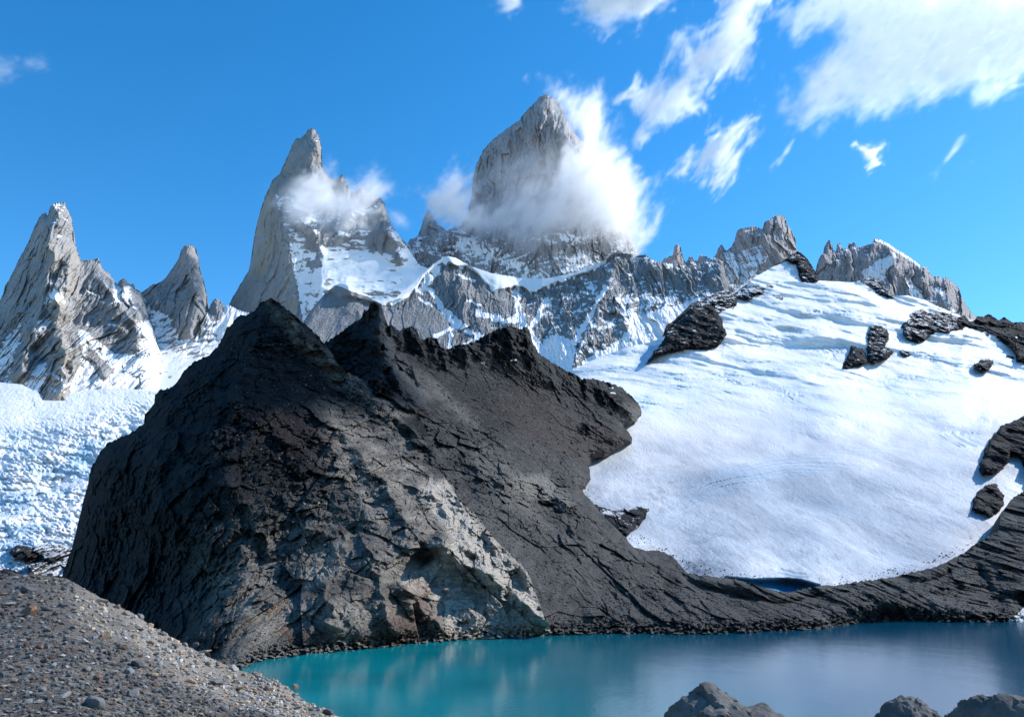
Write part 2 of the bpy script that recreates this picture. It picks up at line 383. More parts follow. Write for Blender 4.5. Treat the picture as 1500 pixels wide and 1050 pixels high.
def glacier_mask(px, py, P, n):
    X, Y, Z = P[..., 0], P[..., 1], P[..., 2]
    cz = crev_zones(px, py)
    lines = crev_lines(px, py)
    ice = cz * (0.30 + 0.7 * lines) * (0.75 + 0.8 * fbm(X / 50, Y / 50, 0, 3, 71))
    ice = np.maximum(ice, 0.8 * pm(px, py, [(948,503),(965,497),(978,505),(965,520),(940,542),(925,545),(938,520)], 6))
    low = ss(600, 760, py)
    ice = np.maximum(ice, 0.25 * low * (0.6 + fbm(X / 60, Y / 60, 0, 3, 51)))
    # dirt streaks along the tongue
    st = ridged(X / 9 + 0.6 * fbm(X / 40, Y / 40, 0, 2, 61), Y / 70, 0, 3, 62)
    dirt = low * 0.85 * st * (0.6 + 0.8 * fbm(X / 60, Y / 60, 0, 3, 63)) + 0.12 * ss(680, 850, py)
    for q in ([(987,815),(1010,800),(1050,780),(1075,768)], [(1005,805),(1050,785),(1068,778)], [(990,820),(1030,808),(1048,800)], [(965,712),(985,706),(998,703)], [(1450,722),(1425,735),(1418,750)], [(1405,805),(1380,818),(1400,795)]):
        dirt = np.maximum(dirt, 0.75 * stroke(px, py, q, 1.6, 2.2))
    dirt = np.maximum(dirt, 0.75 * pm(px + 8 * fbm(px / 12, py / 12, 0, 3, 3), py, [(985,815),(1030,812),(1075,835),(1065,850),(1000,850)], 9))
    dirt = np.maximum(dirt, 0.6 * pm(px, py, [(935,725),(965,705),(1000,705),(975,730),(955,760),(935,775),(938,750)], 9))
    dirt = np.maximum(dirt, 0.35 * pm(px, py, [(1300,820),(1400,785),(1430,760),(1420,790),(1350,825)], 10))
    spk = perlin(X / 2.2, Y / 4.5, 0, 91); dirt = np.maximum(dirt, low * ss(0.62, 0.72, spk) * 1.2)
    crack = cz * lines ** 1.5 * np.where(py > 655, 0.22, 0.5)
    cv = pm(px, py, [(1062,846),(1100,849),(1150,848),(1172,850),(1200,858),(1200,872),(1130,872),(1085,858)], 2.0)
    crack = np.maximum(crack, cv)
    for q in ([(1145,833),(1162,838),(1180,840)], [(1140,838),(1165,844),(1184,845)], [(1135,845),(1160,850),(1175,852)]):
        crack = np.maximum(crack, 0.8 * stroke(px, py, q, 1.1, 1.0))
    gb = interp([(853,722),(880,745),(917,787),(930,801),(962,804),(986,815),(1005,838),(1065,846),(1150,864),(1225,857),(1308,845),(1368,831),(1412,810),(1447,785),(1500,760)], px.ravel()).reshape(px.shape)
    dirt = np.maximum(dirt, 0.8 * ss(16, 0, gb - py + 14 * fbm(px / 14, py / 9, 0, 4, 64)) * (0.55 + 0.9 * fbm(px / 9, py / 6, 0, 3, 65)))
    dirt = dirt * (1 - cv)
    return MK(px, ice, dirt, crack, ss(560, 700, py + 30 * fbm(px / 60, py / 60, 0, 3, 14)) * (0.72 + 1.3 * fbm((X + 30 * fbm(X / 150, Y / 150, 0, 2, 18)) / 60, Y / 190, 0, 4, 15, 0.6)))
def glacier_D2(px, py):
    D = glacier_D(px, py)
    D = D + 30 * pm(px, py, [(1062,846),(1100,849),(1150,848),(1172,850),(1200,858),(1200,872),(1130,872),(1085,858)], 2.5)
    return D
landform('glacier', g_top(), [(815,860),(1000,866),(1065,874),(1150,893),(1250,878),(1350,856),(1420,830),(1480,790),(1600,765)], glacier_D2, glacier_mask, ICE, 1.1, 0.5, 0.05, 3, (500, -20), nrmax=420,
         kind='structure', label='white glacier with blue crevasse fields sloping down behind the lake')

# ------------------------------------------------------------------ left icefall
def lgb(px, py):
    return np.exp(mix(math.log(1780), math.log(1150), np.clip((py - 555) / 295.0, -0.1, 1.4))) + (px - 100) * 0.25
def lg_D(px, py):
    t = np.clip((py - 555) / (850 - 555), -0.1, 1.4)
    D = lgb(px, py)
    X, Y, Z = world(px, py, D)
    rough = ss(590, 660, py + 0.25 * (px - 100))
    n = ridged(X / 60, Y / 50, 0, 5, 41, 0.62)
    q_ = 22 * fbm(X / 60, Y / 60, 0, 4, 42); k_ = 0.12 + 1.25 * ss(-0.2, 0.25, fbm(X / 130, Y / 150, 0, 3, 49))
    bl = blocks((X + q_) / 30, (Y + 0.5 * X + q_) / 34, 43)[0] + 0.6 * blocks((X - q_) / 11, (Y + q_) / 14, 53)[0] + 0.4 * blocks(X / 5, Y / 7, 63)[0]
    bl2 = blocks((X + q_) / 13, (Y + 0.6 * X) / 5.5, 73)[0] + 0.5 * blocks(X / 5, Y / 3, 83)[0]
    D = D + 40 * fbm(X / 300, Y / 300, 0, 3, 44) + (2 + 12 * rough) * n + (1.2 + 4.5 * rough) * bl * k_ + (1.0 + 3.5 * rough) * bl2 * (1.35 - k_) + (2 + 11 * rough) * ridged((X + 2 * q_) / 130, (Y + 0.35 * X + 2.4 * q_) / 52, 0, 4, 93, 0.6) + 16 * rough * fbm(X / 90, Y / 60, 0, 3, 94)
    D = D - crease(px, py, [(60,712),(100,705),(140,690)], 30, 14) * 1.0
    return D
def lg_mask(px, py, P, n):
    X, Y, Z = P[..., 0], P[..., 1], P[..., 2]
    rough = ss(590, 680, py + 0.2 * (px - 100) + 40 * fbm(px / 60, py / 60, 0, 3, 45))
    ice = rough * np.clip(0.30 + 1.9 * fbm(X / 70, Y / 70, 0, 4, 46) + 0.5 * fbm(X / 12, Y / 12, 0, 3, 48), 0, 1)
    ice = np.maximum(ice, 0.95 * stroke(px + 10 * fbm(px / 20, py / 20, 0, 2, 6), py + 10 * fbm(px / 20, py / 20, 0, 2, 7), [(60,700),(95,688),(135,690)], 6, 8))
    ice = np.maximum(ice, 0.8 * stroke(px + 10 * fbm(px / 20, py / 20, 0, 2, 6), py, [(0,690),(15,720),(10,735)], 6, 8))
    dirt = ss(690, 800, py) * np.clip(0.35 + 1.1 * fbm(X / 20, Y / 20, 0, 4, 47), 0, 1) * 0.55
    return MK(px, ice, dirt, 0)
landform('glacier', [(-60,552),(0,560),(33,563),(45,570),(55,572),(62,586),(95,587),(103,575),(130,571),(180,568),(225,573),(300,578)], 880, lg_D, lg_mask, ICEL, 1.0, 0.3, 0.1, 4, (300, -20), nrmax=330,
         kind='structure', label='broken icefall glacier with bluish ice blocks left of the dark hill')

# ------------------------------------------------------------------ granite peaks
def gran_relief(px, py, D, seed, A=1.0, S=1.0, lean=0.0):
    X, Y, Z = world(px, py, D)
    Xl = X + lean * Z
    w1 = fbm(X / (200 * S), Z / (200 * S), 0, 3, seed + 3) * 60 * S
    big = ridged((Xl + w1) / (170 * S), Z / (520 * S), 0, 2, seed)
    mid = ridged((Xl + w1) / (60 * S), Z / (210 * S), 0, 4, seed + 1, 0.6)
    sm = fbm(Xl / (16 * S), Z / (30 * S), 0, 5, seed + 2, 0.68)
    led = perlin((X + 20 * sm) / (110 * S), (Z + 0.35 * X * (1 if seed % 2 else -1)) / (26 * S), 0, seed + 5)
    fn = ridged(Xl / (13 * S) + 0.8 * sm, Z / (60 * S), 0, 3, seed + 7, 0.6)
    cr = np.clip(1 - np.abs(perlin((Xl + 0.3 * w1) / (30 * S), Z / (230 * S), 0, seed + 8)) * 9, 0, 1)
    j = 10 * S * fbm(X / (40 * S), Z / (60 * S), 0, 3, seed + 11)
    b1, e1 = blocks((Xl + w1 + j) / (56 * S), (Z + 0.3 * X) / (330 * S), seed + 20, 1.0, 0.9)
    b2, e2 = blocks((Xl + 0.5 * w1 + j) / (20 * S), (Z - 0.25 * X + j) / (140 * S), seed + 30, 1.0, 0.9)
    b3, e3 = blocks((Xl + j) / (8.5 * S), (Z + 0.2 * X) / (42 * S), seed + 40, 1.0, 0.9)
    ck = np.clip(1 - e1 / 0.05, 0, 1) * 8 + np.clip(1 - e2 / 0.07, 0, 1) * 4
    return -(A * S) * (40 * big + 16 * mid + 5 * sm + 3 * fn + 30 * b1 + 15 * b2 + 6.5 * b3) + A * S * (5 * np.abs(led) + 5 * cr + ck)
def roundoff(px, py, top, R, wd):
    P = np.array(top, float); d = np.full(px.shape, 1e9, np.float32)
    L = np.concatenate([[0], np.cumsum(np.hypot(np.diff(P[:,0]), np.diff(P[:,1])))]); q = np.arange(0, L[-1], 4.0)
    qx = np.interp(q, L, P[:,0]); qy = np.interp(q, L, P[:,1])
    for a, b in zip(qx, qy): d = np.minimum(d, (px - a) ** 2 + (py - b) ** 2)
    t = np.clip(np.sqrt(d) / wd, 0, 1)
    return R * (1 - np.sqrt(np.clip(1 - (1 - t) ** 2, 0, 1)))
def lerpD(px, py, pts):                     # depth from height in the picture
    return interp(pts, py.ravel()).reshape(py.shape)
def ledge_snow(P, n, seed, amount, S=1.0):
    X, Z = P[..., 0], P[..., 2]
    return amount + 1.1 * (n[..., 2] - 0.35) + 0.8 * fbm(X / (30 * S), Z / (16 * S), 0, 4, seed, 0.6)
def warp(px, py, a=4.0, f=14.0, s=0):
    return px + a * fbm(px / f, py / f, 0, 4, 101 + s, 0.6), py + a * fbm(px / f, py / f, 0, 4, 131 + s, 0.6)

# Fitz Roy tower
T_F = [(560,420),(600,352),(612,345),(616,335),(622,318),(628,307),(633,314),(640,328),(655,338),(675,330),(685,310),(691,285),(693,258),(699,238),(707,222),(717,209),(730,198),(745,187),(758,178),(767,168),(776,157),(785,149),(793,141),(799,138),(806,143),(816,147),(822,155),(826,164),
       (830,175),(838,190),(850,205),(862,212),(868,218),(880,225),(888,240),(893,262),(898,285),(905,305),(912,320),(918,332),(925,345),(930,358),(936,372),(945,390),(960,420)]
def F_D(px, py):
    D = lerpD(px, py, [(120,3300),(300,3080),(430,2800)]) + 0.9 * np.abs(px - 790)
    D = D + roundoff(px, py, T_F, 70, 26) + gran_relief(px, py, D, 200, 0.75, 1.25)
    D = D + crease(px, py, [(826,162),(835,215),(850,300),(845,400)], 110, 26) + crease(px, py, [(628,307),(640,400)], 60, 20)
    return D
def F_mask(px, py, P, n):
    wx, wy = warp(px, py, 8, 18)
    low = ss(310, 370, py)
    sn = ledge_snow(P, n, 211, -0.20 + 0.52 * low, 1.2)
    sn = sn + 0.5 * stroke(wx, wy, [(680,345),(700,365),(730,378),(760,388)], 6, 4) + 0.5 * stroke(wx, wy, [(662,365),(690,350)], 4, 4) + 0.35 * stroke(wx, wy, [(830,345),(850,360),(870,370)], 8, 6)
    sn = sn + 0.35 * pm(wx, wy, [(790,150),(815,148),(825,170),(800,185),(770,175)], 10)
    return MK(px, sn, 0.55 * (1 - low))
landform('mountain', T_F, 470, F_D, F_mask, GRAN_F, 1.1, 1.3, 0.16, 20, (500, 900), False, kind='structure', label='huge granite tower half wrapped in white cloud at the centre')

# far right granite teeth
T_E = [(950,405),(965,392),(972,380),(980,376),(985,374),(988,362),(992.5,357),(997,362),(999,372),(1003,383),(1006,385),(1009,376),(1012,374),(1016,381),(1022,383),(1024,375),(1029,373),(1038,378),(1043,380),(1048,374),(1053,362),(1057,357),(1060,363),(1063,368),
       (1071,362),(1077,350),(1080,337),(1085,335),(1097,333),(1107,331),(1113,335),(1117,336),(1120,325),(1127,322),(1133,317),(1142,314),(1147,317),(1151,320),(1153,328),(1161,340),(1165,350),(1167,367),(1172,372),(1182,385),(1200,420)]
def E_D(px, py):
    D = lerpD(px, py, [(300,3300),(450,3000)]) - 0.4 * (px - 1060)
    D = D + roundoff(px, py, T_E, 60, 16) + gran_relief(px, py, D, 220, 0.8, 0.8)
    D = D + crease(px, py, [(1122,322),(1124,360),(1118,420)], 70, 18)
    return D
def E_mask(px, py, P, n):
    wx, wy = warp(px, py, 6, 14, 1)
    sn = ledge_snow(P, n, 221, -0.18)
    sn = sn + 0.75 * pm(wx, wy, [(1062,372),(1090,366),(1100,357),(1119,357),(1122,375),(1118,398),(1105,405),(1095,425),(1060,425)], 5)
    sn = sn + 0.3 * pm(wx, wy, [(1095,340),(1120,340),(1120,358),(1095,358)], 5)
    return MK(px, sn, 0.9)
landform('mountain', T_E, 455, E_D, E_mask, GRAN_F, 0.8, 1.0, 0.25, 22, (300, 900), False, kind='structure', label='blocky warm grey granite peak with small teeth on its left')
T_R = [(1190,415),(1195,395),(1198,383),(1202,375),(1206,371),(1207,363),(1211,355),(1215,351),(1219,360),(1221,367),(1225,369),(1226,357),(1230,356),(1233,363),(1237,365),(1242,363),(1243,356),(1246,355),(1248,359),(1250,353),(1252,355),(1254,362),(1265,361),(1270,359),
       (1278,357),(1280,349),(1287,350),(1300,356),(1313,365),(1327,373),(1340,382),(1348,388),(1351,394),(1353,390),(1358,392),(1363,402),(1368,406),(1373,405),(1382,407),(1386,406),(1390,410),(1398,415),(1405,423),(1408,433),(1413,442),(1417,450),(1425,460),(1430,463),(1445,475)]
def R_D(px, py):
    D = lerpD(px, py, [(340,3150),(480,2850)])
    D = D + roundoff(px, py, T_R, 70, 20) + gran_relief(px, py, D, 241, 0.9, 0.8, -0.35)
    D = D + crease(px, py, [(1313,372),(1308,400),(1295,430)], 90, 20) + crease(px, py, [(1353,392),(1375,430),(1395,460)], 60, 14) + crease(px, py, [(1280,350),(1270,380)], 50, 12)
    return D
def R_mask(px, py, P, n):
    wx, wy = warp(px, py, 5, 12, 2)
    sn = ledge_snow(P, n, 241, -0.02)
    topy = interp(T_R, px.ravel()).reshape(px.shape)
    sn = sn + 1.1 * ((px > 1282) & (px < 1348) & (py - topy < 4.5 + 2 * fbm(px / 9, 0.5, 0, 2, 4)))
    sn = sn + 1.2 * pm(wx, wy, [(1310,372),(1285,383),(1262,400),(1265,408),(1290,418),(1300,398),(1313,378)], 3)
    sn = sn + 0.9 * pm(wx, wy, [(1328,412),(1340,420),(1356,438),(1372,442),(1350,442),(1335,436)], 3) + 0.8 * stroke(wx, wy, [(1375,425),(1390,450),(1400,460)], 3, 3)
    return MK(px, sn, 0.55)
landform('mountain', T_R, 500, R_D, R_mask, GRAN_F, 0.8, 0.9, 0.25, 24, (300, 900), False, kind='structure', label='serrated granite crest with snow edged shoulder at the far right')

# second left spire and the shaded snow basin
T_B = [(120,470),(180,440),(200,427),(209,428),(221,418),(231,415),(243,407),(251,395),(262,379),(266,365),(269,361),(276,358),(282,360),(287,364),(291,378),(293,395),(299,414),(303,431),(304.5,457),(307.5,449),(312,439),(319,437),(324,441),(328,449),(333,446),(352,455),(400,470),(440,490)]
def B_D(px, py):
    D = lerpD(px, py, [(340,2560),(500,2300),(590,1900)])
    D = D + roundoff(px, py, T_B, 90, 24) + gran_relief(px, py, D, 260, 0.75, 0.8) * (0.12 + 0.88 * ss(560, 485, py + 8 * fbm(px / 20, py / 20, 0, 3, 262)))
    D = D + crease(px, py, [(276,360),(286,420),(280,500)], 80, 22) + crease(px, py, [(230,416),(222,470)], 30, 10)
    return D
def B_mask(px, py, P, n):
    wx, wy = warp(px, py, 9, 16, 3)
    rock = pm(wx, wy, [(205,420),(231,412),(262,370),(276,350),(292,370),(306,440),(303,462),(297,480),(283,492),(268,498),(258,480),(250,462),(238,455),(226,450),(216,440)], 5)
    rock = np.maximum(rock, pm(px, py, [(307,440),(315,434),(325,438),(328,455),(322,468),(310,470),(305,460)], 3))
    X, Z = P[..., 0], P[..., 2]
    st = fbm((X + 0.9 * Z) / 60, (Z - 0.5 * X) / 14, 0, 4, 261, 0.6)
    mixr = pm(wx, wy, [(190,425),(222,430),(262,480),(300,470),(322,470),(330,500),(300,530),(240,525),(220,500)], 10)
    sn = 1.0 - rock * 1.1 - mixr * (0.42 + 1.0 * st)
    spot = ss(0.18, 0.4, fbm(X / 24, Z / 18, 0, 3, 263)) * pm(wx, wy, [(200,500),(230,495),(262,560),(220,565),(195,545)], 8)
    sn = sn - 0.8 * spot
    sn = sn + 0.6 * stroke(wx, wy, [(270,404),(288,406)], 2.5, 2) + 0.4 * stroke(wx, wy, [(272,432),(280,434)], 1.5, 2)
    return MK(px, sn, 0.35)
landform('mountain', T_B, 610, B_D, B_mask, GRAN_L, 1.0, 0.9, 0.18, 26, (300, 500), False, kind='structure', label='smaller pointed granite spire above the shaded snow basin')

# left massif
T_A = [(-60,560),(-40,510),(-15,460),(0,440),(5,430),(8,417),(13,411),(18,400),(25,385),(35,367),(41,356),(48,338),(53,328),(57,319),(62,314),(67,311),(69,317),(71,313),(73,305),(76,299),(85,297),(95,297),(97,303),(102,312),(105,320),(107.5,335),(108,353),(112,363),(117,377),(119,382),
       (127,381),(137,380),(145,379),(148,387),(152,396),(156,398),(161,402),(167,410),(172,418),(173,413),(180,408),(185,410),(190,416),(196,416),(198,423),(207,428),(213,445),(220,470),(228,500),(236,540),(245,585)]
def A_D(px, py):
    D = lerpD(px, py, [(280,2330),(450,2140),(560,1900),(600,1830)]) + 0.8 * np.abs(px - 80)
    D = D + roundoff(px, py, T_A, 130, 34) + gran_relief(px, py, D, 281, 0.95, 0.75)
    D = D + crease(px, py, [(78,300),(76,340),(72,400),(62,440),(48,500),(30,540)], 120, 20)
    D = D + crease(px, py, [(100,330),(104,370),(98,420)], 40, 10) + crease(px, py, [(82,440),(90,480),(98,530),(85,585)], 130, 16)
    D = D + crease(px, py, [(140,385),(150,410),(172,440),(195,480),(205,505)], 80, 18) + crease(px, py, [(130,500),(150,550)], 60, 12) + crease(px, py, [(185,410),(200,450),(210,490)], 50, 12)
    D = D + crease(px, py, [(45,480),(35,540)], 30, 10)
    return D
def A_mask(px, py, P, n):
    wx, wy = warp(px, py, 6, 13, 4)
    X, Z = P[..., 0], P[..., 2]
    sn = ledge_snow(P, n, 283, -0.20)
    summit = pm(wx, wy, [(73,300),(97,298),(108,345),(100,355),(78,350),(72,330)], 6)
    sn = sn + summit * (0.22 + 0.9 * fbm(X / 26, Z / 12, 0, 3, 285))
    sn = sn + 1.2 * pm(wx, wy, [(73,416),(80,419),(88,427),(96,434),(97,444),(90,443),(84,447),(66,450),(62,442),(70,436)], 2.5)
    sn = sn + 0.9 * pm(wx, wy, [(-60,520),(0,508),(10,492),(22,478),(31,470),(33,490),(22,520),(17,545),(35,556),(60,562),(60,580),(-60,580)], 4)
    sn = sn + 0.9 * pm(wx, wy, [(50,537),(68,530),(66,560),(55,572),(35,562),(38,548)], 4)
    sn = sn + 0.7 * pm(wx, wy, [(48,478),(75,455),(76,470),(66,485),(50,490)], 4)
    sn = sn + 0.7 * stroke(wx, wy, [(125,420),(140,435),(150,446),(162,446),(172,440)], 2.2, 2) + 0.6 * stroke(wx, wy, [(168,418),(172,440),(190,445)], 3, 3)
    sn = sn + 0.6 * pm(wx, wy, [(170,420),(190,420),(196,440),(200,455),(185,440),(172,438)], 4)
    basin = pm(wx, wy, [(116,482),(124,486),(150,507),(168,520),(200,515),(206,490),(200,470),(225,470),(260,590),(100,592),(104,560),(118,530),(122,515)], 3)
    rk = np.maximum(pm(wx, wy, [(127,505),(145,518),(168,542),(166,548),(150,556),(141,546),(128,526)], 3), pm(wx, wy, [(130,480),(200,480),(202,507),(185,515),(163,512)], 3))
    sn = sn + 1.3 * basin * (1 - rk) - 0.6 * rk * 0.6
    sn = sn + 0.55 * stroke(wx, wy, [(135,510),(160,528),(175,538)], 2, 2) + 0.5 * stroke(wx, wy, [(140,500),(165,515)], 1.5, 2) + 0.5 * stroke(wx, wy, [(155,475),(188,482)], 2, 2)
    sn = sn + 0.35 * pm(wx, wy, [(68,540),(98,520),(105,560),(95,585),(62,585)], 6)
    return MK(px, sn, 0.75 * pm(wx, wy, [(70,350),(110,360),(118,400),(105,520),(100,590),(60,590),(75,470)], 10) + 0.3)
landform('mountain', T_A, 612, A_D, A_mask, GRAN_L, 0.9, 1.1, 0.2, 28, (300, 500), False, kind='structure', label='tall split granite spire with snow patches at the left edge')

# Poincenot spire with its snowy right flank
T_C = [(325,470),(333,450),(337,443),(344,430),(351,418),(364,397),(368,378),(372,350),(377,324),(384,300),(390,284),(399,265),(410,254),(420,232),(429,210),(433,203),(440,202),(448,196),(451,190),(457,187.5),(462,191),(468,202),(471,216),(472,246),(480,258),(488,263),(496,261),(501,255),(506,264),
       (514,280),(519,284),(528,274),(540,280),(552,290),(558,290),(563,298),(568,316),(575,332),(590,350),(605,372),(615,388),(640,398),(680,420)]
ARETE = [(399,270),(400,285),(404,302),(412,322),(420,345),(425,370),(430,398),(437,425),(440,445),(443,480)]
def C_D(px, py):
    D = lerpD(px, py, [(180,2850),(300,2680),(400,2560),(520,2350)])
    lit = ss(-5, 60, px - interp([(y, x) for x, y in ARETE], py.ravel()).reshape(px.shape))
    shelf = pm(px, py, [(452,470),(470,425),(478,395),(480,365),(500,352),(535,345),(540,372),(562,375),(592,386),(575,340),(600,365),(640,400),(640,520),(440,540)], 7)
    shelf = np.maximum(shelf, 0.7 * pm(px, py, [(425,330),(450,335),(470,400),(468,440),(440,450),(428,390)], 6))
    rel = gran_relief(px, py, D, 300, 0.55, 0.9) * (1 - 0.45 * lit) * (1 - 0.85 * shelf)
    D = D + shelf * 20 * fbm(px / 30, py / 12, 0, 3, 306)
    D = D + roundoff(px, py, T_C, 110, 30) + rel
    dx = px - interp([(y, x) for x, y in ARETE], py.ravel()).reshape(px.shape)
    D = D + np.where(dx < 0, -dx * 1.3, dx * 0.9) * ss(255, 300, py)
    D = D + crease(px, py, [(460,190),(466,215),(470,250)], 60, 12)
    # shelf glacier on the right flank
    D = D - 90 * ss(360, 420, py) * ss(440, 480, px) + crease(px, py, [(505,260),(512,300),(505,340)], 90, 18) + crease(px, py, [(560,292),(572,335),(588,380)], 110, 16)
    D = D + crease(px, py, [(430,300),(455,335),(472,365)], 45, 8)
    return D
def C_mask(px, py, P, n):
    wx, wy = warp(px, py, 6, 14, 5)
    X, Z = P[..., 0], P[..., 2]
    face = pm(wx, wy, [(400,282),(404,300),(412,322),(420,345),(425,370),(430,400),(437,428),(442,470),(446,540),(700,540),(700,380),(612,385),(590,350),(568,316),(560,300),(545,300),(520,300),(500,300),(470,290),(440,290),(415,285)], 2)
    up = ss(380, 330, wy)
    sn = ledge_snow(P, n, 303, -0.38)
    sn = sn + face * (1.05 - 0.30 * up + 0.4 * fbm((X - 0.6 * Z) / 14, (Z + 0.6 * X) / 60, 0, 4, 305))
    for q in ([(452,352),(462,343),(472,348),(470,362),(457,370),(448,362)], [(452,382),(470,373),(472,392),(462,396),(450,390)], [(537,350),(548,338),(562,332),(575,348),(590,380),(578,378),(560,371),(540,370)], [(520,330),(540,315),(562,300),(568,330),(545,336)],
              [(470,330),(492,325),(486,345),(470,340)], [(474,413),(482,408),(485,416),(478,424)], [(500,300),(515,300),(508,330),(500,325)]):
        sn = sn - 1.0 * pm(wx, wy, q, 3) * (0.75 + 0.8 * fbm(X / 18, Z / 12, 0, 3, 307))
    sn = sn + 0.5 * pm(wx, wy, [(428,222),(440,208),(445,215),(436,240),(425,250)], 5) + 0.4 * stroke(wx, wy, [(455,196),(464,206)], 3, 3)
    sn = sn + 0.7 * pm(wx, wy, [(422,435),(430,430),(436,433),(430,440)], 2)
    tan = ss(0, -8, px - interp([(y, x) for x, y in ARETE], py.ravel()).reshape(px.shape)) * (0.7 + 0.6 * fbm(X / 60, Z / 200, 0, 3, 309))
    return MK(px, sn, tan + 0.3 * ss(330, 250, py))
landform('mountain', T_C, 560, C_D, C_mask, GRAN_P, 1.0, 0.9, 0.16, 30, (350, 700), True, kind='structure', label='leaning granite horn with tan left face and snowy right flank')

# the wall in front with the curved snow crest
T_D = [(425,500),(440,478),(455,455),(475,431),(490,418),(497,415.5),(512,416.5),(530,429),(548,440),(562,444),(580,436),(600,420),(618,402),(636,386),(650,377),(656,375.5),(668,378),(690,390),(720,400),(760,407),(800,408),(840,400),(870,388),(886,381),(897,373),(902,366),(908,367),(912,371),(924,372),(930,377),(936,374),(946,373),
       (952,379),(970,385),(985,386),(1003,387),(1010,378),(1014,377),(1020,388),(1030,384),(1040,380),(1046,377),(1055,381),(1061,384),(1063,405),(1070,414),(1090,420),(1110,440)]
def D_D(px, py):
    D = lerpD(px, py, [(365,2380),(430,2240),(520,1950),(570,1800)])
    D = D - 0.25 * np.abs(px - 780)
    X, Y, Z = world(px, py, D)
    capd = interp([(440,415),(560,446),(590,436),(610,420),(620,404),(636,390),(648,383),(669,389),(688,390),(700,400),(712,414),(724,422),(740,422),(764,418),(778,427),(784,427),(796,420),(820,410),(860,398),(886,382),(900,372),(1100,372)], px.ravel()).reshape(px.shape)
    below = ss(-2, 5, py - capd)
    rel = gran_relief(px, py, D, 320, 0.75, 0.62)
    smooth = np.maximum(pm(px, py, [(440,470),(490,415),(512,415),(560,450),(560,520),(440,520)], 8), pm(px, py, [(570,455),(620,440),(650,470),(655,500),(570,520)], 8))
    D = D + rel * below * (1 - 0.72 * smooth) + below * 25 + roundoff(px, py, T_D, 40, 12) * below
    D = D + crease(px, py, [(512,416),(522,450),(535,480)], 40, 14) + crease(px, py, [(655,385),(690,430),(760,450),(770,500)], 40, 30)
    D = D + crease(px, py, [(902,370),(885,430),(870,470),(845,535)], 90, 24) + crease(px, py, [(905,445),(920,490)], 50, 12) - crease(px, py, [(758,420),(765,470),(795,520)], 60, 22)
    D = D - crease(px, py, [(628,424),(648,450),(662,475)], 30, 10) + crease(px, py, [(1055,382),(1040,440)], 40, 16) + crease(px, py, [(960,385),(968,450)], 40, 18)
    return D
def D_mask(px, py, P, n):
    wx, wy = warp(px, py, 5, 12, 6)
    X, Z = P[..., 0], P[..., 2]
    capl = interp([(440,400),(548,438),(560,447),(575,447),(590,440),(610,424),(620,406),(636,391),(648,384),(658,383),(669,389),(688,391),(700,401),(712,415),(724,423),(740,422),(752,418),(764,418),(778,427),(784,427),(796,420),(820,410),(860,398),(880,388),(888,380),(892,360),(1100,350)], px.ravel()).reshape(px.shape)
    drip = 9 * np.clip(perlin(px / 5.0, 0.4, 0, 61) + 0.3 * perlin(px / 1.9, 0.7, 0, 62), 0, 1) * ss(560, 700, px)
    cap = ss(1.5, -1.5, py - capl - drip + 2 * fbm(px / 8, py / 8, 0, 3, 4))
    right = ss(700, 830, px)
    sn = ledge_snow(P, n, 321, -0.22 + 0.26 * right)
    st = fbm((X - 0.5 * Z) / 12, (Z + 0.5 * X) / 60, 0, 4, 323, 0.6)
    sn = sn + 0.6 * np.clip(st, -0.2, 1) * right
    sn = np.maximum(sn, cap * 1.2)
    for q, wdt in (([(628,424),(638,436),(648,450),(655,462),(664,474),(676,480),(690,488),(708,493)], 4.0), ([(664,480),(650,487),(638,492)], 2.0), ([(661,488),(658,510)], 1.8), ([(614,436),(622,444),(632,448)], 1.5), ([(655,455),(690,485)], 2.0),
                   ([(700,458),(720,464),(736,472),(752,468),(762,462)], 4.0), ([(762,470),(758,440),(758,424)], 3.5), ([(764,466),(772,486),(786,502),(796,518)], 5.0), ([(800,440),(790,460),(782,476)], 3.0), ([(888,420),(874,444),(860,470),(844,496)], 2.6),
                   ([(668,400),(684,408),(695,412)], 1.4), ([(684,440),(704,447)], 1.2), ([(905,440),(915,455),(930,462)], 3), ([(618,425),(628,410),(640,395)], 6), ([(700,498),(690,500),(680,506)], 2)):
        sn = sn + 1.0 * stroke(wx, wy, q, wdt, 1.8)
    sn = sn + 1.3 * pm(wx, wy, [(788,518),(798,500),(812,492),(842,500),(838,530),(832,560),(790,560)], 3)
    sn = sn + 1.3 * pm(wx, wy, [(905,500),(918,488),(925,470),(960,458),(1000,448),(1020,440),(1110,425),(1110,600),(830,600),(833,543),(850,535),(870,522),(890,512)], 3)
    sn = sn + 0.22 * pm(wx, wy, [(910,430),(1000,430),(1060,420),(1060,450),(1000,462),(915,480)], 8)
    sm = np.maximum(pm(px, py, [(440,470),(490,417),(512,418),(545,442),(560,450),(560,520),(440,520)], 3), pm(px, py, [(560,460),(600,450),(620,445),(650,470),(640,488),(600,500),(560,510)], 5))
    sn = sn - 0.5 * sm * (1 - cap)
    tan = 0.8 * pm(wx, wy, [(868,470),(890,445),(912,450),(915,500),(880,515),(862,525)], 8) + 0.25
    return MK(px, sn, tan, 0.25 * ss(0.1, 0.5, fbm(X / 50, Z / 60, 0, 3, 325)) * right)
landform('mountain', T_D, 585, D_D, D_mask, GRAN_W, 0.9, 0.5, 0.2, 32, (250, 500), False, kind='structure', label='grey rock wall under a curved snow crest in the middle distance')

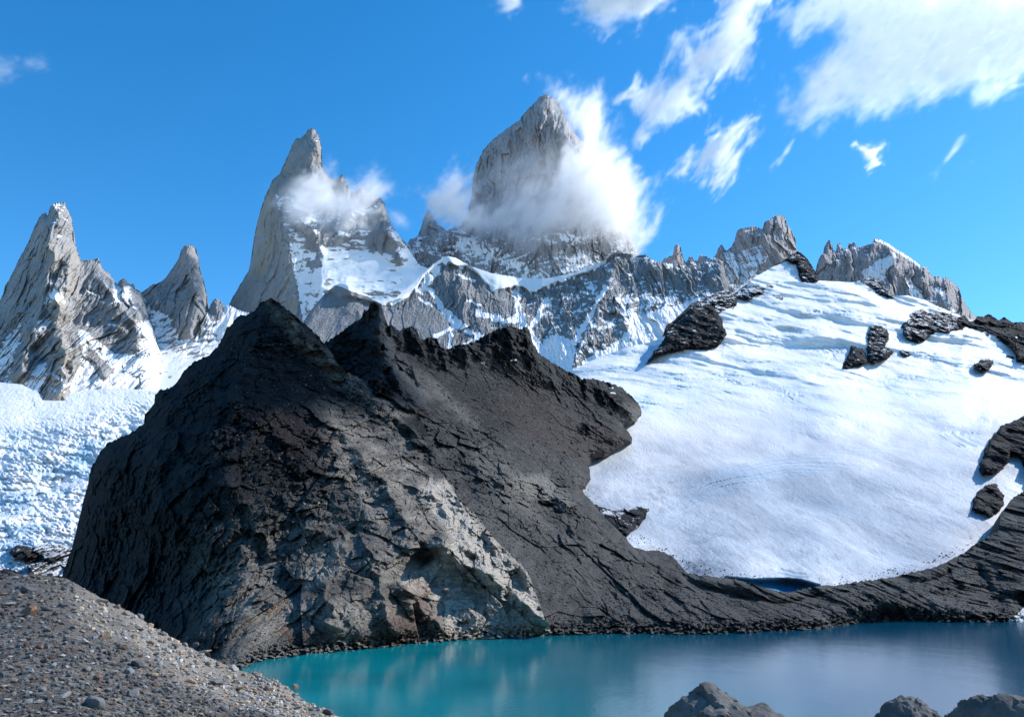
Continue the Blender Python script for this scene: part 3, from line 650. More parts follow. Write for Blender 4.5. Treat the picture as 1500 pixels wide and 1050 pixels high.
# ------------------------------------------------------------------ dark ridge behind the hill and the shore bedrock
SHORE = [(200,1010),(300,992),(340,985),(362,977),(372,969),(400,964),(450,958),(520,952),(600,943),(660,938),(700,936),(760,933),(820,930),(880,928),(950,928),(1000,929),(1050,928),(1100,926),(1150,924),(1200,921),(1230,916),(1260,912),(1300,909),(1400,911),(1470,911),(1500,909),(1600,905)]
_sx = np.arange(150, 1660, 4.0); _sy = np.interp(_sx, [p[0] for p in SHORE], [p[1] for p in SHORE])
_sy = np.convolve(np.pad(_sy, 6, 'edge'), np.hanning(15)[1:-1] / np.hanning(15)[1:-1].sum(), 'valid')
SHORE = [(float(a), float(b)) for a, b in zip(_sx, _sy)]
T_G = [(60,905),(80,870),(92,840),(107,797),(120,741),(129,707),(133,686),(147,662),(157,650),(181,638),(200,628),(211,621),(212,609),(222,596),(227,588),(225,579),(235,571),(256,565),(267,547),(277,534),(290,527),(309,518),(320,505),(328,491),(332,481),(352,462),(360,461),(373,455),(381,445),(390,440),(397,436),(404,441),
       (416,449),(427,459),(445,473),(459,487),(468,495),(479,506),(496,534),(508,546),(540,558),(556,566),(576,574),(590,588),(608,602),(620,622),(632,650),(644,690),(655,703),(666,715),(672,735),(700,757),(713,776),(741,806),(763,826),(775,838),(784,866),(796,900),(813,931),(840,990)]
T_H = [(440,520),(470,505),(479,500),(496,489),(516,474),(530,465),(533,455),(539,453),(542,445),(548,441),(554,446),(560,452),(562,463),(569,477),(574,475),(580,481),(585,484),(592,481),(604,478),(611,484),(614,494),(620,498),(628,494),(640,496),(644,506),(657,512),(670,504),(682,505),(700,497),(716,488),(728,482),
       (746,477),(757,480),(763,484),(769,478),(775,482),(780,500),(786,514),(796,522),(812,533),(828,542),(846,550),(852,554),(866,555),(884,558),(898,562),(910,567),(918,574),(926,581),(934,589),(938,596),(940,604),(944,802),(962,804),(986,815),(1005,838),(1030,843),(1065,846),(1090,851),(1110,857),(1140,866),
       (1152,868),(1168,865),(1200,858),(1225,857),(1248,853),(1280,849),(1308,845),(1336,838),(1368,831),(1388,822),(1412,810),(1425,799),(1447,785),(1463,778),(1466,752),(1485,727),(1500,720),(1600,690)]
ICEBAY = [(945,560),(941,600),(937,610),(930,621),(916,624),(918,629),(926,640),(925,648),(910,656),(890,669),(868,673),(863,684),(867,702),(853,718),(873,741),(895,765),(917,787),(930,801),(946,806),(1000,800)]
HC = [(545,443,840),(480,500,860),(620,500,850),(770,480,960),(850,553,1120),(938,598,1190),(560,560,720),(600,620,680),(700,600,810),(680,680,630),(740,700,610),(800,620,900),(850,650,960),(800,700,740),(850,730,690),(800,770,590),(740,830,440),(800,850,445),(820,928,358),(900,926,364),(1000,927,364),
      (930,805,600),(900,860,470),(1000,845,540),(1000,880,455),(1150,868,520),(1150,900,430),(1250,905,430),(1300,845,560),(1300,880,490),(1420,795,660),(1400,880,520),(1400,909,450),(1500,720,830),(1500,800,640),(1500,905,460),(650,750,500),(500,600,700),(1600,700,850),(1600,900,470),(600,500,850)]
def shore_blend(px, py, D, w=30.0):
    sh = interp(SHORE, px.ravel()).reshape(px.shape)
    ds = dlake(sh); up = sh - py
    q_ = 9 * blocks(px / 7, py / 4, 78)[0] * ss(-6, 0, up) + 4 * fbm(px / 5, py / 3, 0, 3, 79)
    t = ss(0, w, up)
    D = mix(ds + 0.8 * np.clip(up, 0, None) + q_, D, t)
    return np.where(up < 0, ds - 0.35 * (ds - dlake(np.minimum(py, 1200))), D)
def shore_base(px, py, D):
    sh = interp(SHORE, px.ravel()).reshape(px.shape); ds = dlake(sh); up = np.clip(sh - py, 0, None)
    lo = ds + 0.5 * up; k = 12.0
    m = 0.5 * (D + lo + np.sqrt((D - lo) ** 2 + k * k))
    return mix(m, D, ss(90, 150, up))
def rock_relief(px, py, D, seed, S=1.0, ang=0.6):
    X, Y, Z = world(px, py, D)
    c, s = math.cos(ang), math.sin(ang)
    a, b = X * c - Z * s, X * s + Z * c            # a runs down the dip, b across the beds
    w1 = fbm(X / (60 * S), Z / (60 * S), 0, 3, seed + 9) * 22 * S
    big = ridged((a + w1) / (95 * S), (b - w1) / (70 * S), 0, 5, seed, 0.6)
    bed = ridged(a / (52 * S) + 3.1, (b + w1) / (15 * S), 0, 4, seed + 1, 0.62)
    gul = ridged((a * 0.5 + w1) / (16 * S), b / (60 * S), 0, 3, seed + 4, 0.6)
    sm = fbm(X / (7 * S), Z / (5 * S), 0, 5, seed + 2, 0.72)
    j = 5 * S * fbm(X / (16 * S), Z / (16 * S), 0, 3, seed + 12)
    b1, e1 = blocks((a + w1) / (44 * S), (b - 0.6 * w1) / (24 * S), seed + 20, 1.0, 1.0)
    b2, e2 = blocks((a + j) / (17 * S), (b + j) / (9 * S), seed + 30, 1.0, 1.0)
    b3, e3 = blocks((a - j) / (6.5 * S), (b + j) / (4.2 * S), seed + 40, 1.0, 1.0)
    b4, e4 = blocks(X / (2.6 * S), Z / (2.2 * S), seed + 50, 1.0, 1.0)
    b5, e5 = blocks(X / (1.3 * S), Z / (1.1 * S), seed + 55, 1.0, 1.0)
    k2 = ss(-0.25, 0.2, fbm(X / (50 * S), Z / (50 * S), 0, 3, seed + 60))           # shattered here, slabby there
    ck = np.clip(1 - e1 / 0.05, 0, 1) * 1.6 * k2 + np.clip(1 - e2 / 0.08, 0, 1) * 1.6
    return -S * (15 * big + 4.5 * bed + 4 * gul + 1.8 * sm + 9 * b1 + (4.0 + 4.5 * k2) * b2 + (2.0 + 3.2 * k2) * b3 + (0.9 + 1.5 * k2) * b4 + (0.4 + 0.5 * k2) * b5) + S * ck * 0.7
def H_D(px, py):
    D = shore_base(px, py, tps(HC, px, py))
    gl = Dgl(px, py)
    cliff = pm(px, py, [(455,520),(479,497),(530,450),(552,440),(566,470),(600,560),(620,600),(500,560)], 8)
    scree = pm(px, py, [(575,560),(640,520),(700,520),(850,600),(840,650),(760,640),(660,620),(620,600)], 18)
    scree = np.maximum(scree, pm(px, py, [(640,660),(690,700),(760,780),(860,880),(880,930),(815,930),(770,840),(690,740)], 14))
    spires = ss(60, 10, py - interp(T_H, px.ravel()).reshape(px.shape)) * ss(960, 900, px)
    rel = rock_relief(px, py, D, 400, 1.15 , 0.62)
    D = D + rel * (1 - 0.75 * scree) * (0.8 + 0.5 * cliff)
    X, Y, Z = world(px, py, D)
    D = D - spires * 20 * ridged(X / 26, Z / 70, 0, 3, 405)
    for q, a, wd in (([(548,443),(555,480),(565,520),(585,565),(612,600)], 75, 20), ([(574,476),(590,520),(615,560)], 26, 10), ([(604,480),(620,520)], 24, 10), ([(628,494),(640,525)], 20, 9), ([(682,505),(690,540)], 20, 10), ([(746,478),(752,520)], 26, 14), ([(770,480),(778,520),(800,560)], 30, 10),
                     ([(860,556),(910,600),(940,612)], 40, 16), ([(820,600),(880,640),(922,645)], 40, 18), ([(745,702),(790,705),(830,735),(870,770),(930,805)], 26, 14), ([(930,803),(990,840),(1100,860)], 20, 14), ([(1100,862),(1150,900)], 12, 14), ([(1250,905),(1300,880),(1350,870),(1480,830)], 22, 16),
                     ([(1200,860),(1300,870),(1400,850)], 18, 12), ([(1350,908),(1420,880),(1500,860)], 20, 14)):
        D = D + crease(px, py, q, a, wd)
    D = D - crease(px, py, [(1440,850),(1480,870),(1500,880)], 40, 18) - crease(px, py, [(780,735),(830,752)], 25, 6) - crease(px, py, [(1260,895),(1330,905)], 14, 10)
    D = shore_blend(px, py, D)
    D = D + 110 * ss(8, 40, py - interp(T_G, px.ravel()).reshape(px.shape)) * ss(830, 800, px)
    # where the ice laps onto the rock
    bay = ICEBAY + [(1010,790),(1010,540)]
    s = sd(px + 3 * fbm(px / 10, py / 10, 0, 3, 7), py + 3 * fbm(px / 10, py / 10, 0, 3, 8), bay)
    lim = gl - 12 - 1.5 * np.clip(-s, 0, 40) + 140 * ss(4, 60, py - interp([(800,730),(853,722),(880,745),(917,787),(930,801),(1000,830)] + [p for p in T_H if p[0] > 1000], px.ravel()).reshape(px.shape))
    lim = lim + np.minimum(0.9 * rel + 14, 10)
    D = np.where(px > 800, np.minimum(D, lim), D)
    D = D + np.clip(gl - 15 - D, 0, None) * np.exp(np.minimum(s, 0) / 9.0) * (px > 830)
    D = mix(D, gl + 45, ss(-1.2, 1.2, s))
    return D
def H_mask(px, py, P, n):
    wx, wy = warp(px, py, 10, 22, 7)
    X, Z = P[..., 0], P[..., 2]
    tan = 0.9 * pm(wx, wy, [(745,700),(800,694),(825,715),(845,738),(825,745),(780,735),(752,722)], 6)
    tan = np.maximum(tan, 0.55 * pm(wx, wy, [(690,650),(740,665),(760,690),(800,760),(870,800),(830,800),(740,740),(690,690)], 12))
    tan = np.maximum(tan, 0.5 * pm(wx, wy, [(555,460),(575,490),(600,540),(640,580),(620,590),(590,560),(563,520)], 8))
    tan = np.maximum(tan, 0.45 * stroke(wx, wy, [(590,540),(650,580),(700,630)], 8, 8))
    tan = np.maximum(tan, 0.5 * pm(wx, wy, [(900,590),(942,596),(940,612),(928,622),(910,622)], 5))
    tan = np.maximum(tan, 0.34 * ss(560, 760, wy) * (0.7 + 1.2 * fbm((X + Z) / 40, (Z - X) / 16, 0, 4, 411)))
    tan = np.maximum(tan, 0.6 * stroke(px, py, [(820,927),(900,925),(1000,927),(1100,924)], 2, 2))
    rust = 0.75 * pm(wx, wy, [(780,560),(860,620),(920,645),(870,672),(800,670),(700,600)], 18) + 0.5 * pm(wx, wy, [(870,640),(920,640),(890,668),(868,672)], 5)
    scree = 0 * px
    sn = np.maximum(stroke(px, py, [(706,531),(709,532)], 1.6, 0.8), stroke(px, py, [(748,528),(756,527)], 0.9, 0.8)); sn = np.maximum(sn, pm(px + 3 * fbm(px / 6, py / 6, 0, 2, 5), py, [(1474,913),(1486,902),(1494,896),(1502,886),(1600,840),(1600,915)], 1.5)); sn = np.maximum(sn, stroke(px, py, [(895,575),(900,576)], 1.4, 0.8)); sn = np.maximum(sn, stroke(px, py, [(893,568),(898,568)], .6, 0.8))
    return MK(px, tan, rust, scree, sn)
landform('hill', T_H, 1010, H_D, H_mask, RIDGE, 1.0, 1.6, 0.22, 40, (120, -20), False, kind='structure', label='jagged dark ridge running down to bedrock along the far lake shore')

# ------------------------------------------------------------------ front dark hill
FC = [(397,437,780),(330,480,790),(225,575,760),(133,686,740),(100,830,700),(300,560,690),(220,650,640),(180,740,600),(150,850,560),(270,720,500),(240,850,440),(300,640,570),(400,520,690),(400,620,570),(340,760,440),(400,700,480),(500,560,700),(500,660,545),(600,603,680),(600,680,540),
      (640,700,540),(560,760,430),(480,760,430),(480,860,350),(400,850,370),(330,860,360),(290,930,320),(330,960,275),(420,930,290),(520,920,310),(560,860,345),(620,880,350),(660,820,390),(715,780,450),(770,845,410),(720,880,375),(660,935,340),(800,915,370),(600,940,330)]
def G_D(px, py):
    D = shore_base(px, py, tps(FC, px, py))
    low = pm(px, py, [(230,935),(300,900),(360,880),(460,900),(560,930),(600,950),(560,1010),(200,1010)], 14)
    slab = pm(px, py, [(600,700),(640,690),(672,720),(720,785),(770,840),(813,930),(640,940),(620,870),(640,800),(615,740)], 16)
    scree = pm(px, py, [(330,520),(420,500),(500,560),(600,640),(640,700),(600,700),(480,640),(360,600)], 20)
    rel = rock_relief(px, py, D, 430, 1.0, 0.62)
    D = D + rel * (1 - 0.35 * scree) * (1 - 0.3 * low) * (1 - 0.35 * slab)
    D = D + roundoff(px, py, T_G[:30], 110, 46)
    for q, a, wd in (([(397,438),(420,470),(470,510),(520,555),(560,590),(610,640)], 34, 16), ([(397,438),(370,500),(350,560),(330,640)], 30, 24), ([(650,703),(690,760),(740,810),(772,842)], 22, 12), ([(610,705),(650,740),(690,800),(720,840)], 22, 13), ([(640,795),(700,830),(760,870),(800,915)], 30, 18),
                     ([(590,860),(630,900),(660,935)], 18, 12), ([(500,640),(560,700),(610,780)], 22, 20), ([(380,880),(440,890),(500,920)], 10, 16), ([(240,640),(230,760),(215,840)], 14, 20), ([(350,740),(420,760),(500,790)], 16, 22), ([(540,800),(560,870),(580,930)], 16, 14), ([(470,850),(490,900)], 12, 12)):
        D = D + crease(px, py, q, a, wd)
    D = D - crease(px, py, [(612,812),(622,800),(630,815),(618,830)], 16, 9) - crease(px, py, [(655,700),(665,730)], 12, 6) - crease(px, py, [(660,835),(690,860)], 5, 4) - crease(px, py, [(668,915),(682,912)], 8, 7) - crease(px, py, [(712,795),(722,812)], 8, 5)
    # the deep gully behind the moraine
    D = D + 30 * pm(px, py, [(100,850),(170,760),(260,780),(330,840),(300,890),(230,930)], 30)
    return shore_blend(px, py, D, 26)
def G_mask(px, py, P, n):
    wx, wy = warp(px, py, 12, 24, 8)
    X, Z = P[..., 0], P[..., 2]
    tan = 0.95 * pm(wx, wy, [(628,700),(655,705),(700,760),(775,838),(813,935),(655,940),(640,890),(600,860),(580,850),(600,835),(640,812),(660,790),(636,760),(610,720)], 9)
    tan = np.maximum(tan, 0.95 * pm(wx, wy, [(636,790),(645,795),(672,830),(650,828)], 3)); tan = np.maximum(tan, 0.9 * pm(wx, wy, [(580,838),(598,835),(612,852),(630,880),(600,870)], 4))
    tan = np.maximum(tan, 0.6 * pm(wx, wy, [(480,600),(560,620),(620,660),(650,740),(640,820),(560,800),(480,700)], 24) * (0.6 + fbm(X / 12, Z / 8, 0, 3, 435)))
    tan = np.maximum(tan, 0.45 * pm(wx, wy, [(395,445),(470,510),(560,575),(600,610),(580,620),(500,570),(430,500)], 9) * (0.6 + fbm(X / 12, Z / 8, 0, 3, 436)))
    tan = np.maximum(tan, 0.55 * ss(680, 860, wy + 0.25 * (wx - 400)) * ss(230, 400, wx) * (0.7 + 1.3 * fbm(X / 18, Z / 8, 0, 4, 431)))  # lower right slope paler: its sunlight put into the colour
    tan = np.maximum(tan, 0.9 * stroke(wx, wy, [(355,872),(385,882),(410,892),(440,900),(465,910)], 1.8, 2)); tan = np.maximum(tan, 0.8 * stroke(wx, wy, [(648,885),(660,920)], 2.5, 2)); tan = np.maximum(tan, 0.7 * stroke(wx, wy, [(445,737),(470,736),(485,738)], 2, 2))
    tan = np.maximum(tan, 0.5 * stroke(px, py, [(560,947),(640,938),(720,934),(812,930)], 2, 2))
    rust = 0.8 * pm(wx, wy, [(560,900),(590,850),(625,865),(655,925),(600,945),(545,948),(520,940)], 8)
    rust = np.maximum(rust, 0.8 * pm(wx, wy, [(355,872),(400,880),(425,892),(395,900),(362,885)], 5)); rust = np.maximum(rust, 0.6 * pm(wx, wy, [(400,900),(460,925),(470,945),(430,940),(400,915)], 7)); rust = np.maximum(rust, 0.75 * pm(wx, wy, [(600,830),(625,840),(640,860),(620,880),(600,855)], 5))
    rust = np.maximum(rust, 0.15 * pm(wx, wy, [(380,600),(560,640),(600,700),(500,700),(400,660)], 18))
    return MK(px, tan, rust, 0, 0)
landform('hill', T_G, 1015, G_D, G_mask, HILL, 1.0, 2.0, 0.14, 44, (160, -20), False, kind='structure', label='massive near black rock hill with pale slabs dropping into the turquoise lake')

# ------------------------------------------------------------------ rock outcrops that break through the ice
def outcrop(top, bot, h, label, seed, tan=0.15, snow=-0.35, step=0.7, sil=False, base=Dgl):
    top = np.array(top, float); bot = np.array(bot, float)
    poly = [tuple(p) for p in top] + [tuple(p) for p in bot[::-1]]
    m = 7.0
    xs0, xs1 = min(top[0,0], bot[0,0]) - m, max(top[-1,0], bot[-1,0]) + m
    xs = np.arange(xs0, xs1, step)
    ty = np.interp(xs, top[:,0], top[:,1]) - (0.6 * ridged(xs * 0.3, 0.1, 0, 3, seed) * 3 if sil else m)
    by = np.interp(xs, bot[:,0], bot[:,1]) + m
    nr = int(max(8, np.ceil((by - ty).max() / step)))
    v = np.linspace(0, 1, nr)[:, None]
    px = np.broadcast_to(xs[None], (nr, len(xs))).astype(np.float32); py = (ty[None] + v * (by - ty)[None]).astype(np.float32)
    wx, wy = warp(px, py, 5.0, 8, seed)
    s = sd(wx, wy, poly)
    if sil: s = np.where(py < np.interp(px, top[:,0], top[:,1]) + 6, np.maximum(s, np.minimum(3.0, sd(wx, np.maximum(wy, np.interp(px, top[:,0], top[:,1]) + 3), poly))), s)
    D0 = base(px, py); X, Y, Z = world(px, py, D0)
    t = np.clip(s / 7, 0, 1)
    rr = ridged(X / 60, Z / 50, 0, 3, seed, 0.5); q_ = 8 * fbm(X / 25, Z / 25, 0, 3, seed + 9)
    r2 = blocks((X + q_) / 34, (Z + q_) / 46, seed + 11)[0] * 1.5 + blocks((X - q_) / 13, (Z + q_) / 16, seed + 12)[0] * 0.7 + blocks(X / 6, Z / 6, seed + 13)[0] * 0.3
    D = D0 - np.where(s > 0, 6 + h * np.sqrt(t) + h * 0.5 * rr * np.clip(s / 5, 0, 1) + 13 * r2 * np.clip(s / 3, 0, 1), 0) + np.where(s <= 0, 26 + 0 * s, 0)
    X, Y, Z = world(px, py, D); P = np.stack([X, Y, Z], -1); n = normals(P)
    sn = snow + 0.20 + 1.1 * (n[..., 2] - 0.4) + 1.0 * fbm(X / 16, Z / 9, 0, 4, seed + 3, 0.6)
    mk = MK(px, tan * (0.5 + fbm(X / 20, Z / 20, 0, 3, seed + 4)), 0.3 * (fbm(X / 30, Z / 30, 0, 2, seed + 6) > 0.1), 0, np.clip(sn, 0, 1))
    keep = s > -5
    F = grid_faces(px.shape[0], px.shape[1]); k = keep.ravel(); F = F[k[F].any(1)]
    if sil:
        nb = 4; B = []
        for q in range(nb, 0, -1):
            tt = q / nb; b = P[0].copy(); b[:, 1] += 80 * tt; b[:, 0] *= 1 + 0.02 * tt; b[:, 2] -= 60 * tt; B.append(b)
        nv = nb * px.shape[1]; P = np.concatenate([np.stack(B), P], 0); mk = np.concatenate([np.repeat(mk[:1], nb, 0), mk], 0)
        Fb = grid_faces(nb + 1, px.shape[1]); kb = np.concatenate([np.repeat(keep[:1], nb, 0), keep[:1]], 0).ravel(); Fb = Fb[kb[Fb].all(1)]
        F = np.concatenate([Fb, F + nv])
    V = P.reshape(-1, 3); used = np.unique(F); rm = np.full(len(V), -1); rm[used] = np.arange(len(used)); V = V[used]; mkv = mk.reshape(-1, 4)[used]; F = rm[F]
    c = V.mean(0)
    me = mesh_from('rock_outcrop', V - c, F, mkv, False)
    o = link('rock_outcrop', me, OUTC, None, label, 'rock outcrop', 'rock outcrops rising from the glacier'); o.location = c.tolist()
    return o
outcrop([(946,532),(960,513),(971,499),(976,482),(986,477),(1000,464),(1012,452),(1032,444),(1046,447),(1056,462),(1062,480),(1068,488)], [(946,534),(960,523),(970,519),(986,516),(1020,512),(1036,514),(1046,510),(1064,500),(1068,490)], 46, 'large dark triangular cliff standing out of the upper left glacier', 501, 0.2, -0.45)
outcrop([(1018,450),(1032,443),(1046,435),(1060,431),(1070,430),(1080,434)], [(1018,470),(1035,472),(1044,468),(1060,461),(1074,454),(1080,446)], 26, 'long snow dusted rock rib just above the triangular cliff', 503, 0.4, -0.2)
outcrop([(1077,432),(1092,420),(1107,408),(1117,415),(1128,413),(1137,420),(1145,423),(1152,430)], [(1077,436),(1097,441),(1113,433),(1123,433),(1133,442),(1147,442),(1152,432)], 18, 'patchy rock band under the rounded snow summit', 505, 0.2, 0.0)
outcrop([(1153,380),(1157,375),(1168,369),(1173,371),(1182,379),(1188,388),(1195,400),(1200,411)], [(1153,382),(1166,388),(1168,396),(1173,416),(1187,416),(1200,413)], 22, 'black leaning rock on the right of the snow summit', 507, 0.1, -0.25, sil=True)
outcrop([(1158,429),(1166,427),(1176,432)], [(1158,433),(1167,440),(1176,435)], 8, 'tiny dark rock speck beside the patchy rock band', 509, 0, -0.2, 0.5)
outcrop([(1181,427),(1188,423),(1196,424)], [(1181,431),(1190,443),(1196,430)], 8, 'thin hooked black rock below the snow saddle', 511, 0, -0.15, 0.5)
outcrop([(1207,434),(1215,432),(1222,438),(1228,450)], [(1207,438),(1217,444),(1223,455),(1228,454)], 8, 'short slanting chain of dark stones in the upper snow', 513, 0, -0.1, 0.5)
outcrop([(1230,451),(1236,441),(1242,452)], [(1230,456),(1236,460),(1242,456)], 9, 'small pointed rock beside the slanting chain of stones', 515, 0, -0.3, 0.5)
outcrop([(1262,412),(1273,408),(1287,412),(1297,422),(1310,434)], [(1262,415),(1267,421),(1280,430),(1297,434),(1310,437)], 14, 'dark rock knob on the glacier skyline with specks of snow', 517, 0.2, -0.1, sil=True)
outcrop([(1355,440),(1370,445),(1382,452),(1396,460)], [(1355,443),(1368,452),(1380,460),(1396,466)], 9, 'narrow brown rock edge along the skyline snow', 519, 0.6, -0.1, 0.6, True)
outcrop([(1321,474),(1329,462),(1347,453),(1353,453),(1359,457),(1372,458),(1383,462),(1391,460),(1399,462),(1410,470)], [(1321,478),(1323,491),(1329,498),(1347,503),(1359,495),(1375,489),(1385,492),(1410,487)], 34, 'wide broken black crag below the right skyline', 521, 0.2, -0.18)
outcrop([(1400,466),(1407,465),(1412,462),(1416,467),(1421,472),(1428,470),(1431,464),(1440,465),(1448,460),(1457,466),(1463,470),(1471,465),(1483,473),(1495,472),(1520,480),(1580,490)], [(1400,489),(1411,486),(1415,482),(1433,487),(1444,493),(1467,502),(1479,509),(1487,518),(1488,529),(1500,531),(1580,545)], 36, 'long black toothed ridge running off the right edge', 523, 0.1, -0.6, 0.9, True)
outcrop([(1268,491),(1275,477),(1282,473),(1290,476),(1299,482),(1303,491),(1301,505),(1310,515)], [(1268,500),(1271,527),(1282,533),(1296,527),(1310,517)], 26, 'tall rounded black rock in the middle of the upper glacier', 525, 0.15, -0.25)
outcrop([(1232,538),(1242,521),(1247,506),(1254,503),(1261,506),(1268,520),(1273,528)], [(1232,541),(1245,540),(1257,539),(1265,534),(1273,530)], 22, 'low black rock touching the tall rounded one on its left', 527, 0.1, -0.5)
outcrop([(1317,509),(1325,507),(1335,518)], [(1317,519),(1325,524),(1335,520)], 10, 'little split rock right of the tall rounded rock', 529, 0.1, -0.15, 0.5)
outcrop([(1427,533),(1437,527),(1446,526),(1455,527)], [(1427,539),(1437,547),(1446,543),(1455,531)], 16, 'lone dark wedge rock in the snow below the toothed ridge', 531, 0.1, -0.4, 0.6)
outcrop([(1475,521),(1480,520),(1487,523)], [(1475,523),(1482,526),(1487,525)], 5, 'flat black pebble shaped rock under the toothed ridge', 533, 0, -0.6, 0.5)
outcrop([(1433,685),(1443,657),(1457,633),(1464,625),(1480,619),(1500,609),(1580,590)], [(1433,687),(1439,697),(1453,695),(1470,687),(1480,674),(1483,664),(1495,672),(1500,689),(1580,705)], 40, 'big brown black crag at the right edge of the lower glacier', 535, 0.3, -0.7, 0.9)
outcrop([(1423,747),(1428,724),(1438,716),(1449,709),(1460,709),(1465,718),(1471,727)], [(1423,748),(1433,750),(1441,753),(1447,758),(1464,750),(1471,738)], 24, 'knobbly brown rock just above the right shore ridge', 537, 0.6, -0.8, 0.7)
outcrop([(868,738),(885,743),(901,748),(915,744),(935,741),(952,745)], [(868,742),(880,757),(895,772),(917,787),(938,769),(952,747)], 16, 'dark rubble wedge at the lower left glacier margin', 539, 0.35, -0.45, 0.8)
def outc_l(top, bot, h, label, seed, tan, snow):
    return outcrop(top, bot, h, label, seed, tan, snow, 0.7, base=lgb)
outc_l([(14,806),(22,799),(34,797),(48,803),(58,812)], [(14,809),(22,818),(38,823),(52,821),(58,815)], 14, 'grey boulder mound at the foot of the left icefall', 541, 0.9, -0.5)
outc_l([(42,802),(60,798),(80,797),(112,800)], [(42,806),(62,822),(90,835),(112,840)], 14, 'black and white rubble between the icefall and the dark hill', 543, 0.4, -0.1)
outc_l([(40,828),(60,822),(100,818),(112,822)], [(40,842),(60,858),(90,860),(112,860)], 14, 'snow streaked rock lump just behind the moraine crest', 545, 0.7, -0.2)
outc_l([(-20,838),(10,832),(28,836)], [(-20,850),(10,852),(28,850)], 8, 'low grey rock peeping over the left end of the moraine', 547, 0.9, -0.6)

# ------------------------------------------------------------------ near moraine (the ground the camera stands on)
T_M = [(-120,838),(0,841),(47,841),(79,844),(100,848),(121,860),(145,874),(168,885),(198,899),(224,918),(257,936),(292,955),(327,972),(350,981),(364,985),(392,993),(420,1005),(448,1027),(470,1037),(497,1049),(560,1075),(700,1112),(900,1125),(1650,1130)]
MD = [(-120,66),(0,64),(100,62),(225,54),(350,46),(420,41),(497,33),(600,25),(800,19.5),(1650,18)]
def M_D(px, py):
    top = interp(T_M, px.ravel()).reshape(px.shape); dc = interp(MD, px.ravel()).reshape(px.shape)
    v = np.clip((py - top) / (1330 - top), -0.02, 1.0)
    inv = mix(1 / dc, 1 / 7.5, v * (0.55 + 0.45 * v))
    D = 1 / inv
    X, Y, Z = world(px, py, D)
    D = D + D * (0.05 * fbm(X / 6, Y / 9, 0, 4, 601) + 0.012 * fbm(X / 0.7, Y / 1.0, 0, 4, 603) + 0.005 * perlin(X / 0.16, Y / 0.2, 0, 605))
    return D
def M_mask(px, py, P, n):
    X, Y = P[..., 0], P[..., 1]
    crest = interp(T_M, px.ravel()).reshape(px.shape)
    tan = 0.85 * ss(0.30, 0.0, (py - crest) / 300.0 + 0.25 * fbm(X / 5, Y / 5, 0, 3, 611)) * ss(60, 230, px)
    return MK(px, np.clip(tan + 0.15 + 0.4 * fbm(X / 3, Y / 4, 0, 4, 613), 0, 1), 0.12 * (fbm(X / 2, Y / 2, 0, 3, 612) > 0.2), 0, 0)
def moraine_mat():
    t = NT('moraine_rubble'); tn, rs, c3, _ = t.attr()
    v = t.coord(); n1 = t.noise(1.2, 6, 0.65, v); n2 = t.noise(9, 6, 0.7, v)
    vo = t.n('ShaderNodeTexVoronoi'); t.l(v, vo.inputs['Vector']); vo.inputs['Scale'].default_value = 7.0
    vb = t.n('ShaderNodeTexVoronoi'); t.l(v, vb.inputs['Vector']); vb.inputs['Scale'].default_value = 18.0
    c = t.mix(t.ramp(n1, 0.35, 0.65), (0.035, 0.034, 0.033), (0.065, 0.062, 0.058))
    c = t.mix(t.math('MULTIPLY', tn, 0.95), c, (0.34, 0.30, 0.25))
    c = t.mix(0.55, c, t.mix(t.ramp(n2, 0.35, 0.65), (0.04, 0.04, 0.04), c))
    q = t.n('ShaderNodeSeparateColor'); t.l(vo.outputs['Color'], q.inputs[0])
    c = t.mix(t.math('MULTIPLY', t.ramp(q.outputs[0], 0.6, 1.0), 0.6), c, (0.30, 0.28, 0.25))
    c = t.mix(t.math('MULTIPLY', t.ramp(q.outputs[1], 0.85, 1.0), 0.6), c, (0.24, 0.13, 0.08))
    t.l(c, t.b.inputs['Base Color']); t.b.inputs['Roughness'].default_value = 0.9; t.b.inputs['Specular IOR Level'].default_value = 0.2
    h = t.math('SUBTRACT', t.math('MULTIPLY', n2, 0.6), t.math('ADD', t.math('MULTIPLY', vo.outputs[0], 0.6), t.math('MULTIPLY', vb.outputs[0], 0.3)))
    t.l(t.bump(h, 0.10, 1.0), t.b.inputs['Normal'])
    return t.m
MOR = moraine_mat()
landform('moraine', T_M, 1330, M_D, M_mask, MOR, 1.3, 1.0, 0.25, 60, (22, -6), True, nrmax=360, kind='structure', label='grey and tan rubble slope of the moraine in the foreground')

# ------------------------------------------------------------------ stones
def stone_material():
    t = NT('loose_stone'); r, g, b, _ = t.attr()
    at = t.n('ShaderNodeVertexColor', layer_name='mk')
    v = t.coord(); n1 = t.noise(3.0, 6, 0.65, v); n2 = t.noise(14, 5, 0.7, v)
    c = t.mix(t.math('MULTIPLY', t.ramp(n1, 0.3, 0.7), 0.5), at.outputs['Color'], (0.10, 0.10, 0.10))
    c = t.mix(t.math('MULTIPLY', t.ramp(n2, 0.5, 0.75), 0.4), c, (0.05, 0.05, 0.05))
    t.l(c, t.b.inputs['Base Color']); t.b.inputs['Roughness'].default_value = 0.85; t.b.inputs['Specular IOR Level'].default_value = 0.2
    t.l(t.bump(t.math('ADD', n1, n2), 0.05, 0.9), t.b.inputs['Normal'])
    return t.m
STONE = stone_material()
import bmesh
def ico(sub):
    bm = bmesh.new(); bmesh.ops.create_icosphere(bm, subdivisions=sub, radius=1.0)
    V = np.array([v.co[:] for v in bm.verts], np.float32); F = np.array([[v.index for v in f.verts] for f in bm.faces], np.int32); bm.free(); return V, F
ICO1, ICO2, ICO3, ICO6 = ico(1), ico(3), ico(4), ico(6)
